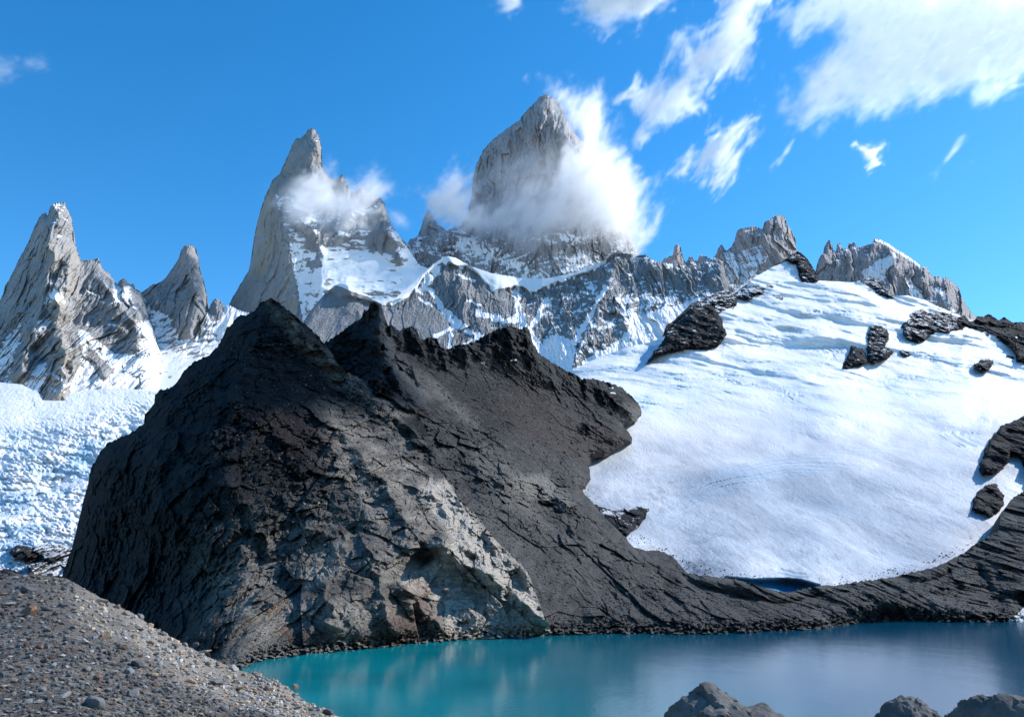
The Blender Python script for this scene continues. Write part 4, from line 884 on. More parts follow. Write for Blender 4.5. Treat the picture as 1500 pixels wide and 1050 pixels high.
def chop(V, rng, n=9, lo=0.45, hi=0.85, rnd=0.0):
    """cut a ball with random planes into an angular block"""
    V = V.copy()
    for i in range(n):
        d = rng.normal(size=3); d /= np.linalg.norm(d); h = rng.uniform(lo, hi)
        k = V @ d; m = k > h; V[m] -= np.outer((k[m] - h) * (1 - rnd), d)
    return V
STONE_COLORS = {'grey': (0.20, 0.20, 0.195), 'dark': (0.085, 0.085, 0.09), 'pale': (0.34, 0.325, 0.30), 'tan': (0.33, 0.25, 0.17), 'rusty': (0.24, 0.125, 0.07), 'bluish': (0.21, 0.235, 0.24)}
rng = np.random.default_rng(7)
protos = {}
for cname, col in STONE_COLORS.items():
    for shape, dims, n in (('angular', (1, 0.8, 0.6), 10), ('flat', (1.15, 0.8, 0.35), 9), ('rounded', (1, 0.85, 0.7), 5)):
        V = chop(ICO3[0], rng, n, 0.4 if shape != 'rounded' else 0.65, 0.85) * np.array(dims)
        V += 0.05 * np.stack([fbm(V[:,0]*2, V[:,1]*2, V[:,2]*2, 3, 71 + k) for k in range(3)], -1)
        mk = np.ones((len(V), 4), np.float32); mk[:, :3] = np.array(col) * (0.9 + 0.3 * rng.random())
        me = mesh_from('rock', V, ICO3[1], mk, False); me.materials.append(STONE)
        protos[(cname, shape)] = me
def m_point(px, py):
    a, b = np.array([[px]], np.float32), np.array([[py]], np.float32)
    X, Y, Z = world(a, b, M_D(a, b)); return float(X[0,0]), float(Y[0,0]), float(Z[0,0])
def put_stone(px, py, wpx, cname, shape, label, group, seed, aspect=1.0, sink=0.25, cat='rock'):
    x, y, z = m_point(px, py)
    o = bpy.data.objects.new('rock', protos[(cname, shape)]); COL.objects.link(o)
    s = wpx / FPX * y / 2 * 1.03
    r = random.Random(seed)
    o.scale = (s, s, s * aspect); o.rotation_euler = (r.uniform(-.35, .35), r.uniform(-.35, .35), r.uniform(0, 6.28))
    o.location = (x, y, z + s * 0.5 * (1 - sink))
    o['label'] = label; o['category'] = cat
    if group: o['group'] = group
    return o
named = [(41,901,30,'rusty','angular','large orange block sitting alone on the upper left moraine',1.1), (143,996,13,'rusty','rounded','round reddish cobble near the middle of the moraine slope',1.2),
         (150,885,22,'tan','angular','long tan block on the moraine crest beside the black hill',0.8), (40,965,17,'bluish','flat','pale blue grey flat slab on the left moraine',0.7),
         (138,1036,30,'grey','rounded','big grey boulder at the bottom of the moraine, darker on its left',0.9), (199,977,19,'dark','angular','dark brown block beside a pale stone near the slope middle',1.0),
         (189,987,15,'bluish','rounded','grey blue rounded stone just below the dark brown block',1.0), (92,1022,19,'grey','flat','flat grey stone near the bottom left of the moraine',0.8),
         (316,1004,24,'grey','angular','dark grey slanted block near the lower lit crest',0.8), (234,1032,10,'tan','rounded','small orange tan cobble at the bottom of the moraine slope',1.1),
         (7,1007,14,'tan','flat','tan stone at the very left edge of the moraine',0.9), (39,1030,17,'grey','angular','blocky grey stone at the bottom left corner of the moraine',0.9),
         (228,960,13,'bluish','flat','pale flat stone in the centre of the lit moraine band',0.6), (254,973,13,'pale','flat','second pale slab along the lit moraine band',0.7),
         (300,1013,8,'grey','rounded','small grey cobble above the slanted block',1.0), (165,986,13,'pale','flat','pale wedge stone beside the grey blue rounded one',0.7),
         (59,1012,16,'grey','angular','grey angular stone between two flat slabs at lower left',0.8), (84,912,9,'grey','angular','small upright grey stone right of the orange block',1.3),
         (12,888,20,'grey','flat','greenish grey slab near the top left edge of the moraine',0.7), (40,868,22,'dark','rounded','dark blocky stone below the left crest of the moraine',0.8),
         (62,854,18,'tan','flat','brown flat stone close under the left crest',0.7), (92,864,12,'dark','angular','dark jagged stone under the bend of the crest',1.0),
         (205,905,12,'grey','rounded','grey rounded cobble on the crest edge against the black hill',0.9), (256,950,15,'dark','angular','dark stone leaning on the lit crest',0.9),
         (300,958,20,'tan','flat','long tan slab lying on the crest above the shore',0.7), (286,948,14,'dark','angular','dark block left of the long tan crest slab',0.9),
         (345,1000,14,'tan','angular','tan block on the crest near the lake corner',0.9), (349,1012,16,'rusty','flat','orange flat slab on the lower crest',0.8), (394,1011,14,'tan','rounded','rounded tan cobble on the crest beside the turquoise water',0.9),
         (432,1008,11,'tan','rounded','lone tan stone at the edge of the lake',1.0), (433,1041,19,'tan','flat','flat tan slab where the crest leaves the bottom edge',0.7), (480,1047,16,'dark','angular','dark block at the right foot of the moraine',1.0)]
for i, (a, b, wp, cn, sh, lb, asp) in enumerate(named):
    put_stone(a, b, wp, cn, sh, lb, None, 900 + i, asp)
taken = [(q[0], q[1], q[2]) for q in named]
R = random.Random(11); cnt = 0
cn_w = ['grey'] * 7 + ['dark'] * 4 + ['pale'] * 3 + ['tan'] * 2 + ['rusty'] + ['bluish'] * 2
while cnt < 262:
    px = R.uniform(2, 490); top = float(interp(T_M, px)); py = top + 2 + (1050 - top) * R.random()
    if py > 1050: continue
    wp = 7.5 + 15 * R.random() ** 3.0 * (0.7 + 0.5 * (py - top) / 200)
    if any((px - a) ** 2 + (py - b) ** 2 < ((wp + c) * 0.55) ** 2 for a, b, c in taken): continue
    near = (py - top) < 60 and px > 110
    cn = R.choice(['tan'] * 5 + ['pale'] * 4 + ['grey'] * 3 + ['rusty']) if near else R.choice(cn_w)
    sh = R.choice(['angular', 'angular', 'flat', 'rounded'])
    where = 'on the sunlit moraine crest' if near else ('on the upper moraine slope' if py < 940 else 'on the lower moraine slope')
    lb = 'small %s %s stone among the rubble %s' % (cn, sh, where)
    put_stone(px, py, wp, cn, sh, lb, '%s %s stones %s' % (cn, sh, where), cnt, R.uniform(0.7, 1.1))
    taken.append((px, py, wp)); cnt += 1
# gravel: everything too small to count, one object
n = 16000
gx = rng.uniform(-40, 620, n); gt = np.interp(gx, [p[0] for p in T_M], [p[1] for p in T_M]); gy = gt + (1120 - gt) * rng.random(n) ** 0.9
a, b = gx[None].astype(np.float32), gy[None].astype(np.float32)
X, Y, Z = world(a, b, M_D(a, b)); X, Y, Z = X[0], Y[0], Z[0]
sz = (1.3 + 7.5 * rng.random(n) ** 4.5) / FPX * Y * 0.62
V0, F0 = ICO1
nv = len(V0)
base = np.stack([chop(V0, rng, 4, 0.5, 0.8) for _ in range(24)])
idx = rng.integers(0, 24, n); th = rng.uniform(0, 6.28, n)
Vs = base[idx] * sz[:, None, None] * np.stack([rng.uniform(.7, 1.3, n), rng.uniform(.6, 1.1, n), rng.uniform(.4, .9, n)], -1)[:, None, :]
c_, s_ = np.cos(th)[:, None], np.sin(th)[:, None]
Vs = np.stack([Vs[..., 0] * c_ - Vs[..., 1] * s_, Vs[..., 0] * s_ + Vs[..., 1] * c_, Vs[..., 2]], -1) + np.stack([X, Y, Z + sz * 0.25], -1)[:, None, :]
Fs = (F0[None] + (np.arange(n) * nv)[:, None, None]).reshape(-1, 3)
pal = np.array([STONE_COLORS[k] for k in ('grey', 'grey', 'dark', 'pale', 'tan', 'tan', 'rusty', 'bluish')])
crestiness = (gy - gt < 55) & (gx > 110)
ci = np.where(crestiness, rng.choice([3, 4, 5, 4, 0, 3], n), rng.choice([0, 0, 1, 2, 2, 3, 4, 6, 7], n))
mkc = np.ones((n, nv, 4), np.float32); mkc[..., :3] = (pal[ci] * rng.uniform(0.6, 1.2, (n, 1)) * np.where(crestiness, 1.6, 0.62)[:, None])[:, None, :]  # crest stones brightened, the rest darkened: sun and shade put into the colour
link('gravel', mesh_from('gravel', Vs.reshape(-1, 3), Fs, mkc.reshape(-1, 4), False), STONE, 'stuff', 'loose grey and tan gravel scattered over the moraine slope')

# fallen blocks on the slopes across the lake
def rubble(name, polys, fn, n, lo, hi, pals, label, seed):
    r = np.random.default_rng(seed); pts = []
    for poly, share in polys:
        P = np.array(poly, float); k = int(n * share); q = np.zeros((0, 2))
        while len(q) < k:
            c = r.uniform(P.min(0), P.max(0), (k * 2, 2)); c = c[inpoly(c[:, 0], c[:, 1], poly)]
            c = c[fbm(c[:, 0] / 25, c[:, 1] / 14, 0, 3, seed) > r.uniform(-0.35, 0.25, len(c))]; q = np.concatenate([q, c])
        pts.append(q[:k])
    p = np.concatenate(pts); n = len(p); a, b = p[None, :, 0].astype(np.float32), p[None, :, 1].astype(np.float32)
    X, Y, Z = [q[0] for q in world(a, b, fn(a, b))]
    sz = (lo + (hi - lo) * r.random(n) ** 4) / FPX * Y * 0.5
    idx = r.integers(0, 24, n); th = r.uniform(0, 6.28, n)
    V = base[idx] * sz[:, None, None] * np.stack([r.uniform(.8, 1.4, n), r.uniform(.6, 1.1, n), r.uniform(.5, 1.0, n)], -1)[:, None, :]
    c_, s_ = np.cos(th)[:, None], np.sin(th)[:, None]
    V = np.stack([V[..., 0] * c_ - V[..., 1] * s_, V[..., 0] * s_ + V[..., 1] * c_, V[..., 2]], -1) + np.stack([X, Y, Z], -1)[:, None, :]
    F = (F0[None] + (np.arange(n) * nv)[:, None, None]).reshape(-1, 3)
    m = np.ones((n, nv, 4), np.float32); m[..., :3] = (np.array(pals)[r.integers(0, len(pals), n)] * r.uniform(.6, 1.2, (n, 1)))[:, None, :]
    link(name, mesh_from(name, V.reshape(-1, 3), F, m.reshape(-1, 4), False), STONE, 'stuff', label)
def_H = lambda a, b: H_D(a, b)
rubble('rubble', [([(700,700),(780,770),(870,870),(1060,860),(1180,880),(1230,908),(1100,922),(900,925),(820,926),(780,860),(690,740)], 0.55), ([(640,560),(760,560),(860,620),(850,700),(760,690),(650,620)], 0.2), ([(1150,880),(1300,860),(1480,800),(1495,900),(1200,915)], 0.25)],
       def_H, 6500, 1.2, 5.5, [(0.05, 0.05, 0.052), (0.09, 0.088, 0.085), (0.14, 0.135, 0.125), (0.03, 0.03, 0.032)], 'dark fallen blocks strewn over the slopes beyond the lake', 61)
rubble('rubble', [([(260,940),(330,890),(420,870),(560,900),(640,930),(420,960),(360,975),(300,965)], 0.5), ([(330,500),(450,500),(560,600),(600,700),(560,860),(400,800),(340,640)], 0.5)],
       lambda a, b: G_D(a, b), 4500, 1.1, 4.5, [(0.05, 0.05, 0.052), (0.08, 0.078, 0.075), (0.17, 0.16, 0.145), (0.03, 0.03, 0.032)], 'small broken rocks lying on the dark hill and its foot', 67)

def margin(pts, r_):
    P = []
    for (x0, y0), (x1, y1) in zip(pts[:-1], pts[1:]): P.append(([(x0 - r_, y0 - r_), (x1 + r_, y1 - r_), (x1 + r_, y1 + r_ * 0.4), (x0 - r_, y0 + r_ * 0.4)], 0))
    L = [math.hypot(b_[0] - a_[0], b_[1] - a_[1]) for a_, b_ in zip(pts[:-1], pts[1:])]
    return [(p[0], l / sum(L)) for p, l in zip(P, L)]
rubble('rubble', margin([(853,714),(873,738),(917,785),(962,800),(1005,832),(1065,843),(1150,858),(1225,853),(1308,841),(1368,827),(1425,795),(1462,775)], 9), lambda a, b: glacier_D2(a, b) - 1.5, 1000, 0.5, 3.0,
       [(0.06, 0.06, 0.06), (0.10, 0.095, 0.09), (0.04, 0.04, 0.042)], 'dark stones dotting the melting edge of the glacier', 71)

# boulders in front of the lake
def boulder_mat():
    t = NT('boulder_rock'); tn, _, _, _ = t.attr(); v = t.coord((1, 1, 1)); vs = t.coord((0.5, 0.5, 3.0), (0.2, 0.55, 0.0))
    n1 = t.noise(1.5, 6, 0.6, v); n2 = t.noise(9, 8, 0.7, v); n3 = t.noise(1.1, 6, 0.6, vs, 0.6)
    c = t.mix(t.ramp(n1, 0.3, 0.7), (0.07, 0.069, 0.067), (0.15, 0.145, 0.135))
    c = t.mix(t.math('MULTIPLY', t.ramp(n3, 0.5, 0.62), 0.75), c, (0.07, 0.07, 0.075))
    c = t.mix(t.math('MULTIPLY', t.ramp(n2, 0.52, 0.7), 0.6), c, (0.05, 0.05, 0.055))
    c = t.mix(t.math('MULTIPLY', t.ramp(n2, 0.36, 0.26), 0.5), c, (0.42, 0.40, 0.37))
    t.l(c, t.b.inputs['Base Color']); t.b.inputs['Roughness'].default_value = 0.8; t.b.inputs['Specular IOR Level'].default_value = 0.25
    h = t.math('ADD', t.math('MULTIPLY', n3, 1.2), t.math('MULTIPLY', n2, 0.5)); t.l(t.bump(h, 0.10, 1.0), t.b.inputs['Normal'])
    return t.m
BOULD = boulder_mat()
def boulder(prof, D, label, seed):
    """prof: outline in photo pixels; a solid lump with that skyline, its depth about its half width"""
    prof = np.array(prof, float); x0, x1 = prof[0,0], prof[-1,0]; cx = (x0 + x1) / 2; hw = (x1 - x0) / 2
    xc, yc, zb = [float(q) for q in world(np.float64(cx), np.float64(1185.0), D)]
    V, F = ICO6; V = V.astype(np.float64)
    # spherical parameters -> lateral position u, depth w; height of the skyline at u
    u = V[:, 0]; px = cx + u * hw
    top = np.interp(px, prof[:,0], prof[:,1])
    ztop = world(px, top, D + V[:, 1] * 0)[2]
    H = ztop - zb; rim = np.sqrt(np.clip(1 - u * u, 0.0, 1)) + 1e-3
    k = V[:, 2] / rim; k = np.clip(k, -1, 1)
    X = world(px, 0 * px + 1100.0, D)[0]
    Y = D + V[:, 1] * hw / FPX * D * 0.85
    Zz = np.where(k > 0, zb + H * k ** 0.8, zb + 0.5 * k)
    P = np.stack([X, Y, Zz], -1)
    w = np.stack([fbm(P[:,0] * .9, P[:,1] * .9, P[:,2] * .9, 3, seed + q) for q in range(3)], -1)
    cr = ridged((P[:,0] + P[:,2] * 0.9) / 0.9, (P[:,2] - P[:,0] * .5) / 0.35, P[:,1] / 0.8, 4, seed + 5, 0.55)
    nr = P - np.array([xc, D, zb + 0.6]); nr /= np.linalg.norm(nr, axis=1, keepdims=True)
    bb = blocks((P[:,0] + 0.5 * P[:,1]) / 0.5, (P[:,2] - 0.4 * P[:,0] + 0.3 * P[:,1]) / 0.32, seed + 11)[0] * 0.12 + blocks((P[:,0] + 0.3 * P[:,1]) / 0.07, (P[:,2] + 0.5 * P[:,1]) / 0.06, seed + 13)[0] * 0.010 + blocks((P[:,0] - 0.6 * P[:,1]) / 0.2, (P[:,2] + 0.3 * P[:,0]) / 0.14, seed + 12)[0] * 0.035
    P = P + 0.06 * w + nr * (0.05 * cr - 0.03 + bb + 0.02 * fbm(P[:,0] * 6, P[:,1] * 6, P[:,2] * 6, 4, seed + 8, 0.7))[:, None]
    c = np.array([xc, D, zb])
    me = mesh_from('boulder', P - c, F, np.ones((len(P), 4), np.float32), False)
    o = link('boulder', me, BOULD, None, label, 'boulder', 'boulders in front of the lake'); o.location = c.tolist()
boulder([(955,1090),(968,1062),(980,1048),(990,1037),(1004,1023),(1022,1014),(1035,1010),(1045,1006),(1058,1008),(1075,1014),(1090,1025),(1096,1031),(1120,1038),(1145,1046),(1165,1053),(1190,1068),(1215,1100)], 14.0, 'grey peaked boulder with a pale sunlit top, widest of the three', 701)
boulder([(1270,1090),(1283,1060),(1292,1048),(1298,1039),(1305,1030),(1318,1027),(1335,1026),(1350,1029),(1362,1034),(1375,1036),(1384,1046),(1395,1062),(1408,1090)], 13.0, 'small domed grey boulder between the two larger ones', 721)
boulder([(1390,1090),(1402,1062),(1409,1046),(1414,1034),(1422,1023),(1435,1018),(1452,1014),(1475,1015),(1500,1015),(1530,1022),(1560,1045),(1590,1090)], 12.5, 'flat topped dark boulder cut by the right edge', 741)

# ------------------------------------------------------------------ lake, lake bed, far ground
t = NT('lake_water'); v = t.coord()
wn = t.noise(0.02, 3, 0.5, v); sm = t.noise(1.1, 3, 0.6, t.coord((1, 0.55, 1)))
wn2 = t.noise(0.12, 3, 0.5, t.coord((1, 0.4, 1)))
g_ = t.n('ShaderNodeNewGeometry'); sx_ = t.n('ShaderNodeSeparateXYZ'); t.l(g_.outputs['Position'], sx_.inputs[0])
right_refl = t.ramp(t.math('ADD', sx_.outputs[0], t.math('MULTIPLY', wn, 60.0)), -30.0, 130.0)
teal = t.mix(t.ramp(wn, 0.3, 0.7), (0.0, 0.16, 0.19), (0.0, 0.24, 0.27))
t.l(t.mix(right_refl, teal, (0.0, 0.065, 0.125)), t.b.inputs['Base Color'])  # bluer to the right: reflection of the snow put into the base colour
t.b.inputs['IOR'].default_value = 1.33; t.b.inputs['Roughness'].default_value = 0.10; t.b.inputs['Specular IOR Level'].default_value = 0.34
t.l(t.bump(wn2, 0.12, 0.5, t.bump(sm, 0.05, 0.6)), t.b.inputs['Normal'])
me = mesh_from('lake_water', [(-400, 90, 0), (700, 90, 0), (700, 560, 0), (-400, 560, 0)], [[0, 1, 2, 3]], None, False)
link('lake_water', me, t.m, 'structure', 'turquoise glacial lake shading to grey blue on the right')
t = NT('valley_rock'); t.b.inputs['Base Color'].default_value = (0.06, 0.06, 0.06, 1); t.b.inputs['Roughness'].default_value = 0.95
me = mesh_from('ground', [(-9000, -2000, -14), (9000, -2000, -14), (9000, 12000, -14), (-9000, 12000, -14)], [[0, 1, 2, 3]], None, False)
link('ground', me, t.m, 'structure')

# ------------------------------------------------------------------ clouds: real volumes hanging in the air
def cloud_mat(density, aniso=0.35):
    m = bpy.data.materials.new('cloud_vapour'); m.use_nodes = True; nt = m.node_tree; nt.nodes.clear()
    out = nt.nodes.new('ShaderNodeOutputMaterial'); pv = nt.nodes.new('ShaderNodeVolumePrincipled')
    pv.inputs['Color'].default_value = (0.995, 0.997, 1.0, 1); pv.inputs['Density'].default_value = density
    pv.inputs['Density Attribute'].default_value = 'density'; pv.inputs['Anisotropy'].default_value = aniso
    nt.links.new(pv.outputs[0], out.inputs['Volume']); return m
def cloud(name, box, D, thick, vox, fn, density, label, **kw):
    """box in photo pixels (x0,y0,x1,y1), hanging at distance D; fn(px,py,X,Y,Z,w) -> 0..1 density, w = -1..1 through the thickness"""
    x0, y0, x1, y1 = box
    cs = [world(np.float64(a), np.float64(b), d) for a in (x0, x1) for b in (y0, y1) for d in (D - thick, D + thick)]
    cs = np.array([[float(q) for q in c] for c in cs]); lo, hi = cs.min(0), cs.max(0)
    if 'bounds' in kw: lo, hi = [np.array(q, float) for q in kw.pop('bounds')]
    nn = np.maximum(np.ceil((hi - lo) / np.array(vox)).astype(int), 4); dv = (hi - lo) / nn
    ax = [lo[k] + dv[k] * (np.arange(nn[k]) + 0.5) for k in range(3)]
    Z, Y, X = np.meshgrid(ax[2], ax[1], ax[0], indexing='ij'); X, Y, Z = [q.astype(np.float32) for q in (X, Y, Z)]
    px, py = project(X, Y, Z); wv = (Y - D) / thick
    d = np.clip(fn(px, py, X, Y, Z, wv), 0, 1)
    k = kw.pop('tear', 1.0); m_ = D / 3000.0
    if k: d = d * np.clip(1 - 0.75 * k + 2.6 * k * ridged((X + 0.8 * Z) / (95 * m_) + 1.2 * d, (Z - 0.7 * X) / (42 * m_), Y / (70 * m_), 3, 977, 0.65), 0.04, 1.8)
    d = d.astype(np.float32)
    c = (lo + hi) / 2
    vo = bpy.data.volumes.new(name); o = bpy.data.objects.new(name, vo); COL.objects.link(o); o.location = c.tolist()
    W_, H_ = int(nn[0] * nn[1]), int(nn[2])
    im = bpy.data.images.new('cloud_density', W_, H_, alpha=False, float_buffer=True, is_data=True)
    buf = np.ones((H_, W_, 4), np.float32); buf[..., :3] = d.reshape(H_, W_)[..., None]
    im.pixels.foreach_set(buf.ravel()); im.update()
    g = bpy.data.node_groups.new('cloud_field', 'GeometryNodeTree')
    g.interface.new_socket('Geometry', in_out='INPUT', socket_type='NodeSocketGeometry'); g.interface.new_socket('Geometry', in_out='OUTPUT', socket_type='NodeSocketGeometry')
    N = lambda k: g.nodes.new(k)
    gi, go = N('NodeGroupInput'), N('NodeGroupOutput'); vc = N('GeometryNodeVolumeCube'); si = N('GeometryNodeImageTexture'); si.interpolation = 'Closest'; si.extension = 'EXTEND'; si.inputs['Image'].default_value = im
    pos = N('GeometryNodeInputPosition'); sx = N('ShaderNodeSeparateXYZ'); g.links.new(pos.outputs[0], sx.inputs[0])
    def M(op, a, b):
        q = N('ShaderNodeMath'); q.operation = op
        for i_, v_ in ((0, a), (1, b)):
            if isinstance(v_, bpy.types.NodeSocket): g.links.new(v_, q.inputs[i_])
            elif v_ is not None: q.inputs[i_].default_value = float(v_)
        return q.outputs[0]
    ids = []
    for k in range(3):
        h = (hi[k] - lo[k]) / 2
        v = M('MULTIPLY', M('ADD', sx.outputs[k], h), nn[k] / (2 * h)); v = M('FLOOR', v, None); v = M('MINIMUM', M('MAXIMUM', v, 0), nn[k] - 1); ids.append(v)
    cx_ = N('ShaderNodeCombineXYZ')
    g.links.new(M('DIVIDE', M('ADD', M('ADD', ids[0], M('MULTIPLY', ids[1], nn[0])), 0.5), W_), cx_.inputs[0])
    g.links.new(M('DIVIDE', M('ADD', ids[2], 0.5), H_), cx_.inputs[1])
    g.links.new(cx_.outputs[0], si.inputs['Vector']); sc_ = N('FunctionNodeSeparateColor'); g.links.new(si.outputs['Color'], sc_.inputs[0])
    g.links.new(sc_.outputs[0], vc.inputs['Density'])
    vc.inputs['Min'].default_value = (-(hi - lo) / 2).tolist(); vc.inputs['Max'].default_value = ((hi - lo) / 2).tolist()
    for k, a in enumerate('XYZ'): vc.inputs['Resolution ' + a].default_value = int(nn[k])
    sm = N('GeometryNodeSetMaterial'); m = cloud_mat(density, kw.pop('aniso', 0.35)); sm.inputs['Material'].default_value = m
    g.links.new(vc.outputs[0], sm.inputs[0]); g.links.new(sm.outputs[0], go.inputs[0])
    md = o.modifiers.new('cloud_field', 'NODES'); md.node_group = g; vo.materials.append(m)
    o['label'] = label; o['category'] = 'cloud'; o['kind'] = 'thing'
    for k, v in kw.items(): o[k] = v
    return o
def wisps(X, Y, Z, s, seed, ang=0.7, st=2.2):
    """torn vapour: noise drawn out along the wind"""
    c, n_ = math.cos(ang), math.sin(ang)
    a = (X * c + Z * n_) / (s * st); b = (Z * c - X * n_) / s; y = Y / (s * 1.4)
    q = 0.9 * perlin(a * 0.8, b * 0.8, y * 0.8, seed + 40); 
    return fbm(a + q, b + q, y, 5, seed, 0.62)
def prof(w): return np.sqrt(np.clip(1 - w * w, 0, 1))
import time
_t = time.time()
KW = 2.0                                                    # the sky clouds hang twice as far as the peaks
def torn(px, py, X, Y, Z, poly, wid, s_, seed, ang, st, amp=1.5, off=0.0, lo=0.0, hi=0.5):
    f = wisps(X, Y, Z, s_ * KW, seed, ang, st); g_ = wisps(X, Y, Z, s_ * KW * 0.3, seed + 3, ang + 0.2, st)
    return ss(lo, hi, sd2(px, py, poly) / wid + amp * f + 0.45 * g_ + off)
def c_big(px, py, X, Y, Z, w):
    p = [(1130,165),(1150,130),(1175,100),(1210,80),(1235,60),(1225,35),(1200,40),(1165,62),(1143,52),(1150,20),(1165,-10),(1180,-60),(1640,-60),(1640,95),(1500,105),(1470,130),(1420,140),(1390,128),(1370,150),(1330,150),(1280,170),(1220,172),(1180,180),(1150,178)]
    return torn(px, py, X, Y, Z, p, 60.0, 150, 801, 0.5, 1.5, 1.5, -0.05, 0.0, 0.55) * prof(w)
def c_mid(px, py, X, Y, Z, w):
    p = [(905,150),(935,135),(965,128),(985,105),(980,75),(985,50),(1010,45),(1040,30),(1050,-10),(1060,-60),(1150,-60),(1130,0),(1105,35),(1105,90),(1085,105),(1050,118),(1025,140),(1020,165),(985,168),(945,185),(940,195),(925,165)]
    return torn(px, py, X, Y, Z, p, 50.0, 110, 811, 0.75, 2.0, 1.7, -0.05, 0.0, 0.6) * prof(w)
def c_topl(px, py, X, Y, Z, w):
    p = [(840,-60),(1010,-60),(1000,5),(960,15),(930,30),(905,30),(890,45),(870,35),(845,25)]
    return torn(px, py, X, Y, Z, p, 50.0, 90, 821, 0.3, 2.0, 1.6, 0.0, 0.0, 0.7) * prof(w) * 0.8
def c_w1(px, py, X, Y, Z, w):
    p = [(990,255),(1010,228),(1030,212),(1050,190),(1075,178),(1108,170),(1105,190),(1085,215),(1080,240),(1065,262),(1045,282),(1030,268),(1040,245),(1015,250)]
    return torn(px, py, X, Y, Z, p, 40.0, 60, 831, 0.85, 3.2, 1.9, 0.0, 0.0, 0.8) * prof(w) * 0.7
def c_w2(px, py, X, Y, Z, w):
    return torn(px, py, X, Y, Z, [(1254,212),(1272,213),(1294,210),(1286,228),(1290,240),(1270,248),(1266,230)], 24.0, 36, 841, 0.2, 1.5, 1.4, 0.05, 0.0, 0.7) * prof(w)
def c_w3(px, py, X, Y, Z, w):
    f = wisps(X, Y, Z, 70 * KW, 851, 0.9, 3.0)
    a = np.maximum(stroke(px, py, [(1130,245),(1150,225),(1160,210)], 4, 6), np.maximum(stroke(px, py, [(1365,255),(1385,235),(1408,205)], 3, 8), stroke(px, py, [(1405,245),(1425,235)], 2, 6)))
    return ss(0.25, 0.9, a + 1.2 * f - 0.25) * prof(w) * 0.22
def c_left(px, py, X, Y, Z, w):
    return torn(px, py, X, Y, Z, [(-60,88),(0,84),(30,88),(62,86),(64,98),(35,102),(15,112),(0,120),(-60,125)], 30.0, 60, 861, 0.1, 2.4, 1.5, 0.0, 0.0, 0.9) * prof(w) * 0.22
def c_topm(px, py, X, Y, Z, w):
    return torn(px, py, X, Y, Z, [(720,-30),(765,-30),(765,5),(745,18),(722,10)], 26.0, 50, 871, 0.3, 2.4, 1.4, 0.0, 0.0, 0.8) * prof(w) * 0.5
def sd2(px, py, p):
    """signed distance looked up from a coarse table, quick for millions of points"""
    P = np.array(p, float); x0, y0 = P.min(0) - 70; x1, y1 = P.max(0) + 70; st = 2.0
    gx, gy = np.meshgrid(np.arange(x0, x1, st), np.arange(y0, y1, st))
    d = seg_dist(gx, gy, p, True); T = np.where(inpoly(gx, gy, p), d, -d).astype(np.float32)
    i = np.clip((px - x0) / st, 0, T.shape[1] - 1.001); j = np.clip((py - y0) / st, 0, T.shape[0] - 1.001)
    a, b = i.astype(np.int32), j.astype(np.int32)
    return T[b, a]
CD = 3600 * KW
cloud('cloud', (1100,-60,1640,215), CD, 280, (13, 45, 13), c_big, 0.0031, 'huge blinding white cloud filling the upper right corner', aniso=0.68)
cloud('cloud', (880,-60,1170,225), CD, 200, (12, 40, 12), c_mid, 0.0055, 'ragged white cloud slanting down from the top edge right of the summit', aniso=0.55)
cloud('cloud', (810,-60,1040,80), CD, 160, (12, 40, 12), c_topl, 0.009, 'thin white cloud cut by the top edge, left of the slanting one', aniso=0.5)
cloud('cloud', (960,140,1140,310), CD, 110, (11, 32, 11), c_w1, 0.012, 'feathery wisp cloud below the slanting white cloud', aniso=0.5)
cloud('cloud', (1230,185,1320,270), CD, 80, (10, 28, 10), c_w2, 0.012, 'tiny lone puff of cloud in the blue above the right peaks', aniso=0.5)
cloud('cloud', (1110,185,1445,275), CD, 80, (14, 40, 14), c_w3, 0.010, 'barely visible threads of cloud low in the right sky', aniso=0.5)
cloud('cloud', (-60,60,90,150), CD, 120, (14, 32, 14), c_left, 0.012, 'faint small cloud streak at the upper left edge')
cloud('cloud', (700,-40,790,40), CD, 100, (14, 32, 14), c_topm, 0.012, 'little cloud scrap at the top edge left of the big clouds')
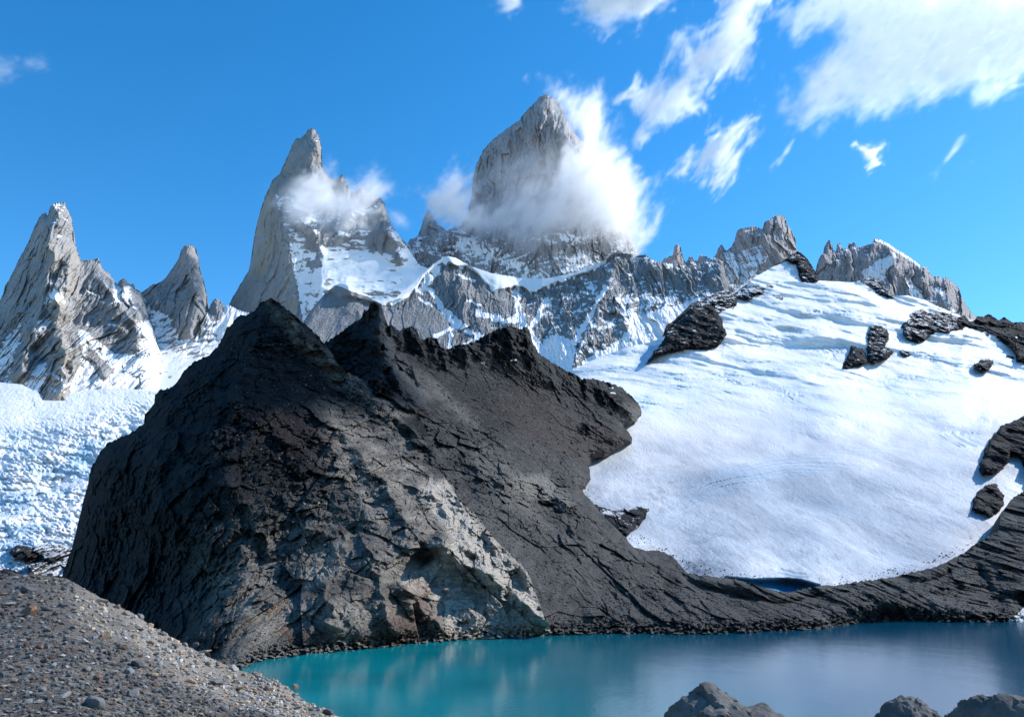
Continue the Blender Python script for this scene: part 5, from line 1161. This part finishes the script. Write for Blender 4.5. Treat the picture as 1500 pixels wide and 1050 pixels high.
def c_fitz(px, py, X, Y, Z, w):
    f = wisps(X, Y, Z, 120, 881, 0.75, 1.8); f2 = wisps(X, Y, Z, 38, 891, 0.9, 2.0)
    lee = [(806,130),(830,128),(846,155),(880,148),(890,170),(884,200),(905,225),(918,242),(935,265),(946,300),(944,338),(930,362),(905,366),(880,352),(840,366),(800,358),(770,335),(800,300),(818,270),(830,235),(838,200),(830,170),(818,145)]
    band = [(622,288),(650,274),(690,262),(692,300),(730,300),(760,285),(800,260),(830,220),(850,260),(860,335),(840,350),(790,358),(730,350),(680,340),(640,322)]
    veil = [(700,250),(740,215),(780,195),(830,185),(850,260),(840,340),(720,330)]
    a = ss(0.0, 1.1, sd2(px, py, lee) / 44.0 + 2.4 * f + 1.3 * f2 + 0.02)
    b = ss(0.0, 1.0, sd2(px, py, band) / 46.0 + 2.0 * f + 1.2 * f2 + 0.14) * 1.0
    c = ss(0.0, 0.9, sd2(px, py, veil) / 60.0 + 1.2 * f) * 0.13
    return np.maximum(np.maximum(a * prof(w), b * prof(np.clip(w + 0.25, -1, 1))), c * prof(w))
cloud('cloud', (600,100,985,400), 2960, 200, (6, 15, 6), c_fitz, 0.0092, 'bright torn cloud wrapped around the tallest granite tower')
def c_poin(px, py, X, Y, Z, w):
    f = wisps(X, Y, Z, 90, 901, 0.5, 1.8); f2 = wisps(X, Y, Z, 40, 911, 0.6, 2.0)
    m = [(405,300),(430,275),(455,250),(480,250),(500,265),(520,275),(545,262),(562,265),(565,285),(555,310),(540,325),(510,335),(480,335),(450,330),(425,320)]
    t = [(560,300),(590,305),(605,325),(600,340),(575,335)]
    a = ss(0.0, 1.0, sd2(px, py, m) / 40.0 + 2.0 * f + 1.1 * f2 + 0.02) * 0.6
    b = ss(0.0, 0.8, sd2(px, py, t) / 26.0 + 1.0 * f) * 0.15
    return np.maximum(a, b) * prof(w)
cloud('cloud', (385,215,640,370), 2480, 110, (5, 12, 5), c_poin, 0.02, 'soft grey white cloud clinging to the leaning granite horn')
def shade_cloud(target, h, r, vox, seed, density, label):
    """an added cloud, unseen beyond the right edge, that keeps sun off the target"""
    t = (h - target[2]) / sdir.z
    cx, cy, cz = target[0] + sdir.x * t, target[1] + sdir.y * t, h
    def fn(px, py, X, Y, Z, w):
        q = np.sqrt(((X - cx) / r[0]) ** 2 + ((Y - cy) / r[1]) ** 2 + ((Z - cz) / r[2]) ** 2)
        return ss(0.0, 0.6, 1 - q + 1.0 * fbm(X / 130, Y / 130, Z / 130, 4, seed))
    R_ = np.array(r) * 1.35
    cloud('cloud', (0, 0, 10, 10), 1000, 100, vox, fn, density, label, tear=0, bounds=(np.array([cx, cy, cz]) - R_, np.array([cx, cy, cz]) + R_))
shade_cloud((-150, 690, 250), 1500, (175, 120, 80), (12, 12, 12), 921, 0.020, 'added cloud out of view to the right, shading the dark hill')  # both clouds added out of view to shade hill and lower glacier
shade_cloud((330, 800, 90), 1900, (330, 330, 70), (18, 18, 14), 931, 0.0022, 'thin added cloud sheet out of view, dimming the lower glacier')
